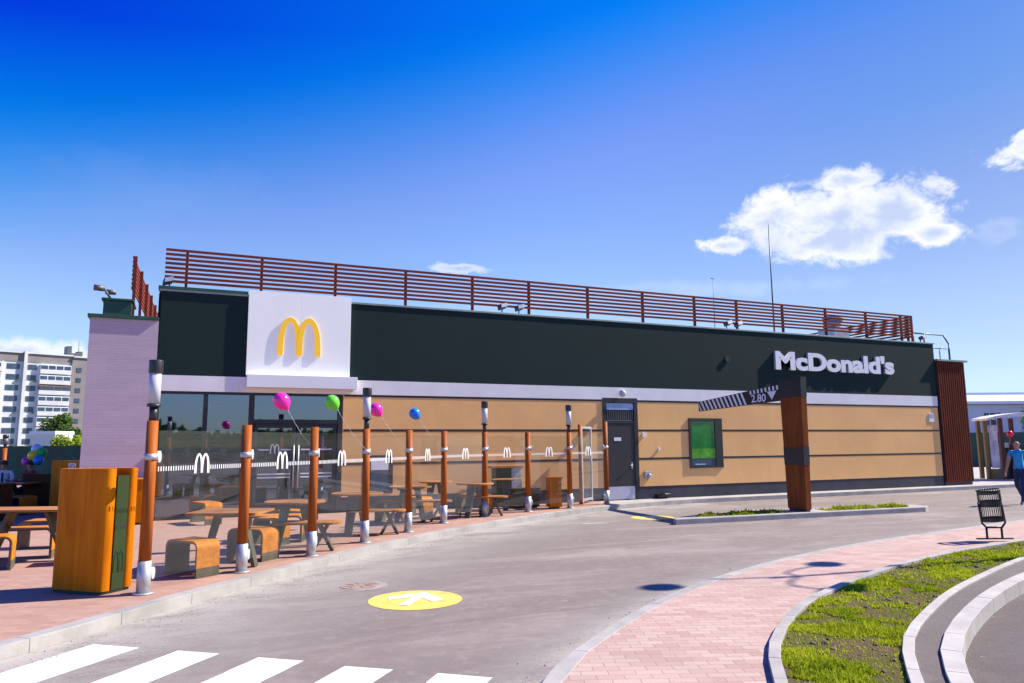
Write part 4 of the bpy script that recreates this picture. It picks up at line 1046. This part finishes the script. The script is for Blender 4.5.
def sitter(label, x, y, face, shirt, tie=False):
    P = thing('person', label, 'person', (x, y, PV-.003), face)
    J = [(0, 0, .50, .14, .15), (.0, 0, .72, .125, .15), (.02, 0, .90, .12, .165), (.03, 0, 1.0, .07, .09), (.04, 0, 1.06, .05), (.05, 0, 1.11, .058), (.065, 0, 1.18, .086, .076), (.06, 0, 1.25, .05),
         (.42, .10, .50, .07), (.46, .10, .46, .062), (.45, .10, .08, .042), (.56, .10, .04, .035), (.42, -.10, .50, .07), (.46, -.10, .46, .062), (.45, -.10, .08, .042), (.56, -.10, .04, .035),
         (.03, .18, .97, .06), (.09, .23, .74, .044), (.32, .15, .78, .033), (.40, .12, .80, .034), (.03, -.18, .97, .06), (.09, -.23, .74, .044), (.32, -.15, .78, .033), (.40, -.12, .80, .034)]
    E = [(0, 1), (1, 2), (2, 3), (3, 4), (4, 5), (5, 6), (6, 7), (0, 8), (8, 9), (9, 10), (10, 11), (0, 12), (12, 13), (13, 14), (14, 15), (3, 16), (16, 17), (17, 18), (18, 19), (3, 20), (20, 21), (21, 22), (22, 23)]
    def asg(c):
        if c.z < .07: return 3
        if c.z < .57: return 2
        if c.z < 1.03 and c.x < .30: return 1
        return 0
    skin('body', J, E, ['skin', shirt, 'jeans', 'shoe'], P, assign=asg)
    MB().ball((.045, 0, 1.215), .098, 14, 10, 1.0, .9, .85).build('hair', 'hair', P, local=True)
    m = MB().ball((.148, 0, 1.17), .013, 8, 6).ball((.14, .03, 1.19), .008, 6, 5).ball((.14, -.03, 1.19), .008, 6, 5); m.build('face', 'skin', P, local=True)
    if tie: MB().obox((.155, 0, .83), (.004, 0, 0), (0, .022, 0), (0, 0, .14)).build('tie', 'tie_black', P, local=True)
hx = math.atan2(-HD.y, -HD.x)
sitter('seated person in a white shirt with dark tie behind the dark counter', -4.20, 23.9, hx+.4, 'shirt_white', True)
stool('bench carrying the person in the white shirt', -4.20, 23.9, hx+.4+math.pi/2, .9, .4)
sitter('seated person dressed in dark red next to the bunch of balloons', -3.50, 23.4, hx-.5, 'shirt_red')
stool('bench carrying the person dressed in dark red', -3.50, 23.4, hx-.5+math.pi/2, .9, .4)

# ------------------------------------------------------------------ background left
a = at(-140, 33); b = at(92, 33)
P = thing('fence', 'dark green screened fence behind the terrace', 'fence', a)
t = (b-a).normalized(); n_ = Vector((t.y, -t.x, 0)); L = (b-a).length
def wob(mb, L, h0, h1, y=0., n=60, am=.02):
    bb = len(mb.v)
    for i in range(n+1):
        x = L*i/n; w_ = am*math.sin(i*1.7)+am*.6*math.sin(i*.61)
        for z in (h0, (h0+h1)/2, h1): p = a+t*x+n_*(w_+y); mb.v.append(Vector((p.x, p.y, z+(.012*math.sin(i*2.1) if z == h1 else 0))))
        for z in (h0, (h0+h1)/2, h1): p = a+t*x+n_*(w_+y-.012); mb.v.append(Vector((p.x, p.y, z+(.012*math.sin(i*2.1) if z == h1 else 0))))
    for i in range(n):
        q = bb+6*i; mb.face((q, q+1, q+7, q+6)); mb.face((q+1, q+2, q+8, q+7)); mb.face((q+3, q+9, q+10, q+4)); mb.face((q+4, q+10, q+11, q+5)); mb.face((q+2, q+5, q+11, q+8))
    return mb
wob(MB(), L, PV, 1.80).build('netting', 'fence_green', P)
for i in range(5):
    p = a+t*(L*i/4+.05)+n_*-.06; MB().cyl((p.x, p.y, 0), (p.x, p.y, 1.9), .03).build('post', 'steel_dark', P)
mk = MB()
for i in range(14):
    p = a+t*(L*(.1+i*.065))+n_*.045
    for s in (-1, 1): mk.obox((p.x, p.y, 1.25), t*.13+Vector((0, 0, s*.10)), n_*.002, Vector((0, 0, .012)))
mk.build('printed_marks', 'net_mark', P)
# lamp post standing by the fence
p = at(9, 30); x, y = p.x, p.y
P = thing('lamp_post', 'far dark wooden lamp post in front of the green fence', 'lamp post', (x, y, PV), 0, GRP)
MB().cyl((x, y, PV), (x, y, 1.72), .09, .08, 14).build('pole', 'post_wood', P); MB().cyl((x, y, 1.72), (x, y, 1.86), .06, n=12).cyl((x, y, 2.12), (x, y, 2.26), .11, n=14).build('cap', 'black_metal', P); MB().cyl((x, y, 1.86), (x, y, 2.12), .10, n=14).build('lamp_shade', 'steel_dark', P)

def crown(mb, c, rx, ry, rz, n, s, rnd, lumps=8):
    L = []
    for i in range(lumps):
        a = rnd.random()*6.283; f = rnd.random()**.5*.62; L.append((c+Vector((math.cos(a)*f*rx, math.sin(a)*f*ry, rnd.uniform(-.55, .6)*rz)), rnd.uniform(.34, .56)))
    for _ in range(n):
        lc, k = rnd.choice(L); d = Vector((rnd.gauss(0, 1), rnd.gauss(0, 1), rnd.gauss(0, 1))).normalized()*(rnd.random()**.35)
        p = lc+Vector((d.x*rx*k, d.y*ry*k, d.z*rz*k)); sz = s*rnd.uniform(.6, 1.3)
        a = Vector((rnd.gauss(0, 1), rnd.gauss(0, 1), rnd.gauss(0, 1))).normalized()*sz; b = a.orthogonal().normalized()*sz*.6
        q = len(mb.v); mb.v += [p-a, p+b, p+a, p-b]; mb.face((q, q+1, q+2, q+3))
def tree(label, p, h, r, mat, seed, n=1500, s=.16, trunk=.14, group='trees behind the fence'):
    rnd = random.Random(seed); P = thing('tree', label, 'tree', p, 0, group)
    m = MB().cyl(p, p+Vector((.1, 0, h*.55)), trunk, trunk*.5, 8)
    for i in range(5):
        a = i*1.3; m.cyl(p+Vector((.05, 0, h*(.3+.05*i))), p+Vector((math.cos(a)*r*.6, math.sin(a)*r*.6, h*(.55+.07*i))), trunk*.4, trunk*.12, 6)
    m.build('trunk', 'bark', P); m = MB(); crown(m, p+Vector((0, 0, h*.62)), r, r, h*.42, n, s, rnd); m.build('crown', mat, P)
tree('bushy green tree in front of the apartment block', at(58, 85), 5.6, 1.9, 'leaf', 1, 2600, .17)
tree('darker green tree at the right edge of the apartment block', at(75, 80), 4.4, 1.3, 'leaf', 2, 1600, .16)
tree('low rounded tree left of the white shed', at(-20, 90), 5.0, 1.8, 'leaf', 3, 1500, .17)
for i, (px, h_, lab) in enumerate([(62, 2.5, 'yellow-green shrub right of the white shed'), (70, 2.25, 'small yellow-green shrub between two others'), (79, 2.45, 'yellow-green shrub touching the lilac wall edge')]):
    rnd = random.Random(20+i); p = at(px, 46); P = thing('shrub', lab, 'shrub', p, 0, 'shrubs behind the green fence')
    m = MB(); crown(m, p+Vector((0, 0, h_*.62)), .55, .5, h_*.42, 900, .07, rnd, 6); m.build('foliage', 'leaf_bright', P); MB().cyl(p, p+Vector((0, 0, h_*.5)), .04, .02, 6).build('stem', 'bark', P)
p = at(45.5, 60); P = thing('shed', 'small white shed with flat roof behind the green fence', 'shed', p, math.atan2(RT.y, RT.x))
MB().box(-1.0, 1.0, 0, 2.4, 0, 2.75).build('wall', 'shed_white', P, local=True); MB().box(-1.05, 1.05, -.1, 2.5, 2.755, 3.02).build('roof', 'far_light', P, local=True)

# apartment block, far left
p = at(86, 207); ang = R_(22)
P = thing('apartment_building', 'tall white and grey apartment block with stacked glazed balconies', 'building', (p.x, p.y, 0), ang)
q = 207/FP   # metres per picture pixel at this distance
FH = 2.82; NS = 10; TOP = 26.2
X = lambda px: (px-86)*q
MB().box(X(-60), X(71), 0, 14, 0, TOP).build('wall', 'block_white', P, local=True)
MB().box(X(71)+.01, X(104), -.5, 13.5, 0, TOP-.3).build('side_wall', 'block_grey', P, local=True)
MB().box(X(-60), X(71), -.15, 14.1, TOP-1.9, TOP+.35).box(X(71)+.02, X(104), -.6, 13.6, TOP-.29, TOP+.1).build('attic', 'block_grey', P, local=True)
rf = MB().box(X(-61), X(71.5), -.5, 14.3, TOP+.36, TOP+.75).box(X(71.6), X(104.2), -.9, 13.9, TOP+.12, TOP+.5).build('roof', 'block_white', P, local=True)
MB().box(X(69), X(73), 3, 6, TOP+.5, TOP+3.6).box(X(73.2), X(84), 4, 7, TOP+.5, TOP+1.8).box(X(80), X(84), 4, 7, TOP+1.8, TOP+2.4).build('chimney', 'steel_dark', rf, local=True)
MB().cyl((X(81), 5, TOP+2), (X(81), 5, TOP+5.5), .06, n=6).cyl((X(10), 5, TOP+1), (X(10), 5, TOP+2.5), .05, n=6).build('antenna', 'steel_dark', rf, local=True)
MB().box(X(29.8), X(32.4), -.9, -.16, 0, TOP+1.0).box(X(12.6), X(14.2), -.5, -.01, 0, TOP-2).build('pilaster', 'block_white', P, local=True)
cols = [(-44, -30, 1), (-26, -17, 0), (-13, -2, 1), (0, 12, 1), (16, 28, 0), (33, 42, 0), (43.5, 70, 1)]
for s in range(NS):
    z = TOP-2.0-FH*(s+1)
    for ci, (x0, x1, bal) in enumerate(cols):
        rnd = random.Random(s*13+ci); dark = rnd.random() < .22
        if x0 < -15 and s % 1 == 0 and x0 < -30: 
            pass
        if bal:
            MB().box(X(x0), X(x1), -1.2, -.01, z, z+1.15).build('balcony', 'block_brick' if (dark and ci != 6) else 'block_white', P, local=True)
            g_ = MB(); nn = 4 if ci == 6 else 3; wN = (x1-x0)/nn
            for k in range(nn): g_.box(X(x0+k*wN+.5), X(x0+(k+1)*wN-.5), -1.17, -1.05, z+1.2, z+2.2)
            g_.build('window', 'far_window', P, local=True)
            MB().box(X(x0), X(x1), -1.1, -.02, z+1.16, z+2.45).build('balcony_glazing', 'far_light' if not dark else 'block_brick', P, local=True)
        else:
            MB().box(X(x0+.8), X(x1-.8), -.09, -.012, z+.9, z+2.3).build('window', 'far_window', P, local=True)
            if s % 3 == 1: MB().box(X(x1-3), X(x1-.8), -.5, -.1, z+.5, z+.95).build('air_conditioner', 'steel_dark', P, local=True)
    MB().box(X(75), X(79.5), -.6, -.505, z+.9, z+2.1).build('window', 'far_window', P, local=True)
    MB().box(X(97), X(101), -.6, -.505, z+.9, z+2.1).build('window', 'far_window', P, local=True) if s < 3 else None

# ------------------------------------------------------------------ background right
p = at(955, 66); P = thing('warehouse', 'long pale blue industrial building behind the bus shelter', 'building', (p.x, p.y, 0), math.atan2(RT.y, RT.x))
q = 66/FP
MB().box(-3, 40, 0, 25, 0, 4.85).build('wall', 'far_blue', P, local=True)
rfp = MB().add([(-3.6, -.6, 5.1), (41, -.6, 5.1), (41, 8, 6.3), (-3.6, 8, 6.3), (-3.6, -.6, 4.9), (41, -.6, 4.9), (41, 8, 6.0), (-3.6, 8, 6.0)], [(0, 1, 2, 3), (4, 7, 6, 5), (0, 4, 5, 1), (1, 5, 6, 2), (2, 6, 7, 3), (3, 7, 4, 0)])
m = MB(); m.v = []; 
m.add([(-3.6, -.6, 5.1), (41, -.6, 5.1), (41, 6, 6.1), (-3.6, 6, 6.1), (-3.6, -.6, 4.9), (41, -.6, 4.9), (41, 6, 4.9), (-3.6, 6, 4.9)], [(0, 1, 2, 3), (4, 7, 6, 5), (0, 4, 5, 1), (1, 5, 6, 2), (2, 6, 7, 3), (3, 7, 4, 0)])
m.build('roof', 'far_blue', P, local=True)
MB().box(-3.7, 41, -.75, -.61, 4.86, 5.12).build('eaves_board', 'far_light', P, local=True); MB().box(-3.7, 41, 5.9, 6.3, 6.11, 6.3).build('ridge_cap', 'far_light', P, local=True)
for x0 in (2.35, 2.95, 9.0, 10.0, 15.):
    f_ = MB().box(x0, x0+.85, -.06, -.005, 3.0, 4.1).build('window', 'far_window', P, local=True); MB().box(x0+.40, x0+.45, -.09, -.061, 3.0, 4.1).box(x0, x0+.39, -.09, -.061, 3.5, 3.55).build('frame', 'far_light', f_, local=True)
a = at(962, 46); b = at(1120, 46); t = (b-a).normalized(); n_ = Vector((t.y, -t.x, 0)); L = (b-a).length
P = thing('fence', 'dark green metal fence behind the bus shelter', 'fence', a)
c = (a+b)/2; MB().obox((c.x, c.y, 1.15), t*L/2, n_*.02, (0, 0, 1.05)).build('panel', 'fence_green', P)
for i in range(6): p = a+t*L*i/5+n_*.05; MB().cyl((p.x, p.y, 0), (p.x, p.y, 2.3), .04, n=8).build('post', 'steel_dark', P)
# kiosk shelter
fd_ = 31.5
so = at(981.5, fd_); ang = math.atan2(RT.y, RT.x)-R_(6)
P = thing('bus_shelter', 'bus shelter with a pale curved canopy and a poster panel', 'bus shelter', (so.x, so.y, PV), ang)
m = MB(); n = 14; Wc = 4.6
vs = []
for i in range(n+1):
    f = i/n; x = -.18+Wc*f; z = 2.52+.26*math.sin(math.pi*f)**.7
    for y_ in (-.55, .75): vs += [(x, y_, z+.0), (x, y_, min(z-.05, 2.44) if False else z-.09-(.06*math.sin(math.pi*f)))]
b0 = len(m.v); m.v += [Vector(v) for v in vs]
for i in range(n):
    k = b0+4*i; m.face((k, k+4, k+6, k+2)); m.face((k+1, k+3, k+7, k+5)); m.face((k, k+1, k+5, k+4)); m.face((k+2, k+6, k+7, k+3))
m.face((b0, b0+2, b0+3, b0+1)); k = b0+4*n; m.face((k, k+1, k+3, k+2)); m.build('canopy', 'canopy', P, local=True)
for x, mm in ((.0, 'shelter_post'), (.62, 'red_dark'), (1.05, 'red_dark'), (3.4, 'red_dark')):
    MB().box(x-.07, x+.07, .0, .14, 0, 2.52).build('post', mm, P, local=True)
MB().box(-.07, .07, .55, .69, 0, 2.5).build('post', 'shelter_post', P, local=True)
MB().box(.10, .42, -.05, -.02, .45, 2.25).build('poster', 'poster', P, local=True)
MB().box(.08, .46, -.08, .08, 0, .42).build('poster_base', 'shelter_post', P, local=True)
MB().box(.85, 3.4, .70, .74, .3, 1.4).build('back_panel', 'steel_dark', P, local=True)
MB().box(.72, 1.9, .2, .65, 0, 1.45).build('kiosk', 'black_metal', P, local=True); MB().box(.72, .95, .18, .198, 1.3, 1.5).build('price_card', 'white_paint', P, local=True); MB().box(1.2, 1.35, .18, .198, 1.3, 1.5).build('price_card', 'white_paint', P, local=True)
p = at(1005, 30.3); balloon('red balloon floating beside the bus shelter column', (p.x, p.y, 1.98), .12, 'balloon_red', (p.x+.1, p.y+.2, 1.1), 'balloon beside the shelter')
for lab, px, fw, h_, r_ in (('leafy light green tree behind the warehouse at right', 1030, 60, 5.4, 1.3),):
    tree(lab, at(px, fw), h_, r_, 'leaf_bright', 9, 1500, .14, group='trees at the right')
# tree belts: an unseen one added for window reflections, one on the horizon
def belt(name, label, pts, h, n, s, seed):
    rnd = random.Random(seed); mb = MB()
    for _ in range(n):
        i = rnd.randrange(len(pts)-1); f = rnd.random(); p = Vector((*pts[i], 0)).lerp(Vector((*pts[i+1], 0)), f)
        hh = h*(.7+.5*noise.noise(Vector((p.x*.06, p.y*.06, seed)))+.25*noise.noise(Vector((p.x*.25, p.y*.25, seed))))
        q = Vector((p.x+rnd.gauss(0, 2), p.y+rnd.gauss(0, 2), hh*rnd.random()**.6)); sz = s*rnd.uniform(.6, 1.4)
        a = Vector((rnd.gauss(0, 1), rnd.gauss(0, 1), rnd.gauss(0, 1))).normalized()*sz; b = a.orthogonal().normalized()*sz*.7
        k = len(mb.v); mb.v += [q-a, q+b, q+a, q-b]; mb.face((k, k+1, k+2, k+3))
    tag(mb.build(name, 'leaf'), label, 'trees', kind='stuff')
belt('tree_belt', 'unseen dark belt of trees added behind the camera for window reflections', [(-60, -40), (-20, -48), (25, -50), (75, -44), (120, -30)], 4.2, 13000, .6, 4)
belt('tree_belt', 'distant low line of trees on the horizon beyond the buildings', [(-160, 160), (-60, 250), (60, 280), (160, 190), (230, 60)], 5.0, 9000, 1.0, 6)

# ------------------------------------------------------------------ light
EL = R_(42.4); AZ = R_(-7.0)           # the sun stands towards +x, a touch to the camera's side
sdv = Vector((math.cos(EL)*math.cos(AZ), math.cos(EL)*math.sin(AZ), math.sin(EL)))
ld = bpy.data.lights.new('sun', 'SUN'); ld.energy = 5.0; ld.angle = R_(.53); ld.color = (1, .915, .765)
lo = bpy.data.objects.new('sun', ld); COL.objects.link(lo); lo.rotation_euler = sdv.to_track_quat('Z', 'Y').to_euler(); lo.location = (30, 0, 40)

wo = bpy.data.worlds.new('World'); sc.world = wo; wo.use_nodes = True; nt = wo.node_tree; nt.nodes.clear(); n = N(nt)
sky = n.new('ShaderNodeTexSky', sky_type='NISHITA'); sky.sun_disc = False; sky.sun_elevation = EL; sky.sun_rotation = math.pi/2-AZ
sky.air_density = 1.0; sky.dust_density = .5; sky.ozone_density = 2.0; sky.altitude = 100
tc = n.new('ShaderNodeTexCoord').outputs['Generated']
hs = n.new('ShaderNodeHueSaturation'); hs.inputs['Saturation'].default_value = 1.3; hs.inputs['Hue'].default_value = .512; n.put(hs.inputs['Color'], sky.outputs[0])
sx = n.new('ShaderNodeSeparateXYZ'); n.put(sx.inputs[0], tc)
Zs, Xs = sx.outputs[2], sx.outputs[0]
Zt = n.math('SUBTRACT', Zs, n.math('MULTIPLY', Xs, .11))
hi = n.math('POWER', n.math('MULTIPLY_ADD', Zt, 3.4, -.64, clamp=True), 1.25)
hr = n.ramp(n.math('SUBTRACT', Zs, n.math('MULTIPLY', Xs, .25)), .235, .425)
sr = n.math('ADD', .01, n.math('MULTIPLY', n.math('SUBTRACT', 1., hr), 1.30))
sr = n.math('MULTIPLY', sr, n.math('SUBTRACT', 1., n.math('MULTIPLY', n.math('MULTIPLY', n.ramp(Xs, .5, .8), n.ramp(Zs, .28, .45)), .38)))
hg = n.math('POWER', hi, 1.7)
sg = n.math('ADD', n.math('MULTIPLY', n.math('SUBTRACT', 1., hg), 1.10), n.math('MULTIPLY', hg, n.ramp(Xs, -.35, .6, .16, .80)))
lz = n.ramp(Zs, .02, .20, 1., 0.)
sr = n.math('MULTIPLY', sr, n.math('SUBTRACT', 1., n.math('MULTIPLY', lz, .38))); sg = n.math('MULTIPLY', sg, n.math('SUBTRACT', 1., n.math('MULTIPLY', lz, .16)))
sb = n.math('ADD', n.math('ADD', 1.08, n.math('MULTIPLY', hi, .22)), n.math('MULTIPLY', lz, .12))
fall = n.ramp(Xs, .35, .95, .97, .60)
cmb = n.new('ShaderNodeCombineColor'); n.put(cmb.inputs[0], sr); n.put(cmb.inputs[1], sg); n.put(cmb.inputs[2], sb)
skyc = n.mix(1., hs.outputs[0], cmb.outputs[0], 'MULTIPLY')
cm2 = n.new('ShaderNodeCombineColor')
for i_ in range(3): n.put(cm2.inputs[i_], fall)
skyc = n.mix(1., skyc, cm2.outputs[0], 'MULTIPLY')
def dotc(v):
    d = n.new('ShaderNodeVectorMath', operation='DOT_PRODUCT'); n.put(d.inputs[0], tc); d.inputs[1].default_value = tuple(v); return d.outputs['Value']
def cloud(px, py, blobs, scale, soft, dens, seed, flat=0.):
    """cumulus seen in direction (px,py); blobs = (dx,dy,rx,ry) in units of the tangent plane"""
    c = raydir(px, py).normalized(); u = Vector((c.y, -c.x, 0)).normalized(); v = u.cross(c)
    dc = dotc(c); a = n.math('DIVIDE', dotc(u), dc); b = n.math('DIVIDE', dotc(v), dc)
    cb = n.new('ShaderNodeCombineXYZ'); n.put(cb.inputs[0], a); n.put(cb.inputs[1], n.math('MULTIPLY', b, 1.25)); cb.inputs[2].default_value = seed
    nz = n.noise(cb.outputs[0], scale, 9, .62, .25); nz2 = n.noise(cb.outputs[0], scale*.45, 4, .55)
    f = None
    for dx, dy, rx, ry in blobs:
        e = n.math('ADD', n.math('POWER', n.math('DIVIDE', n.math('SUBTRACT', a, dx), rx), 2.), n.math('POWER', n.math('DIVIDE', n.math('SUBTRACT', b, dy), ry), 2.))
        e = n.math('SUBTRACT', 1., n.math('SQRT', e)); f = e if f is None else n.math('MAXIMUM', f, e)
    g = n.math('ADD', f, n.math('MULTIPLY', n.math('SUBTRACT', nz, .5), 2.0)); 
    msk = n.math('MULTIPLY', n.math('MULTIPLY', n.ramp(g, .10, .10+soft), dens), n.ramp(dc, .2, .3))
    core = n.ramp(n.math('ADD', g, n.math('MULTIPLY', n.math('SUBTRACT', nz2, .5), 1.6)), .35, 1.15)
    return msk, core
out = skyc
k = 1/FP
CLOUDS = [
 cloud(832, 220, [(0, .006, 96*k, 38*k), (-52*k, 6*k, 52*k, 34*k), (54*k, 2*k, 50*k, 38*k), (0, -18*k, 80*k, 30*k), (80*k, -22*k, 36*k, 14*k), (-96*k, -12*k, 36*k, 12*k), (14*k, 34*k, 46*k, 16*k)], 23, .48, .97, 2.6),
 cloud(1036, 148, [(0, 0, 40*k, 18*k), (36*k, 6*k, 46*k, 28*k)], 26, .35, .95, 7.),
 cloud(458, 268, [(0, 0, 42*k, 7*k)], 30, .5, .6, 4.),
 cloud(10, 352, [(0, 0, 95*k, 16*k)], 18, .5, .85, 9.),
 cloud(640, 292, [(0, 0, 260*k, 13*k)], 14, .9, .28, 5.),
 cloud(150, 190, [(0, 0, 150*k, 60*k)], 9, 1.6, .10, 12.),
 cloud(1000, 232, [(0, 0, 26*k, 16*k), (-40*k, 8*k, 16*k, 10*k)], 32, .7, .22, 15.),
]
for msk, core in CLOUDS:
    cc = n.mix(core, (5.6, 5.7, 5.9), (3.2, 3.75, 5.2)); out = n.mix(msk, out, cc)
bg = n.new('ShaderNodeBackground'); n.put(bg.inputs[0], out); bg.inputs[1].default_value = .1
wout = n.new('ShaderNodeOutputWorld'); n.l.new(bg.outputs[0], wout.inputs[0])

sc.view_settings.view_transform = 'Standard'; sc.view_settings.look = 'None'; sc.view_settings.exposure = .9; sc.view_settings.gamma = 1
sc.view_settings.use_curve_mapping = False
sc.cycles.max_bounces = 8; sc.cycles.transparent_max_bounces = 24; sc.cycles.caustics_reflective = False; sc.cycles.caustics_refractive = False
sc.cycles.use_denoising = True
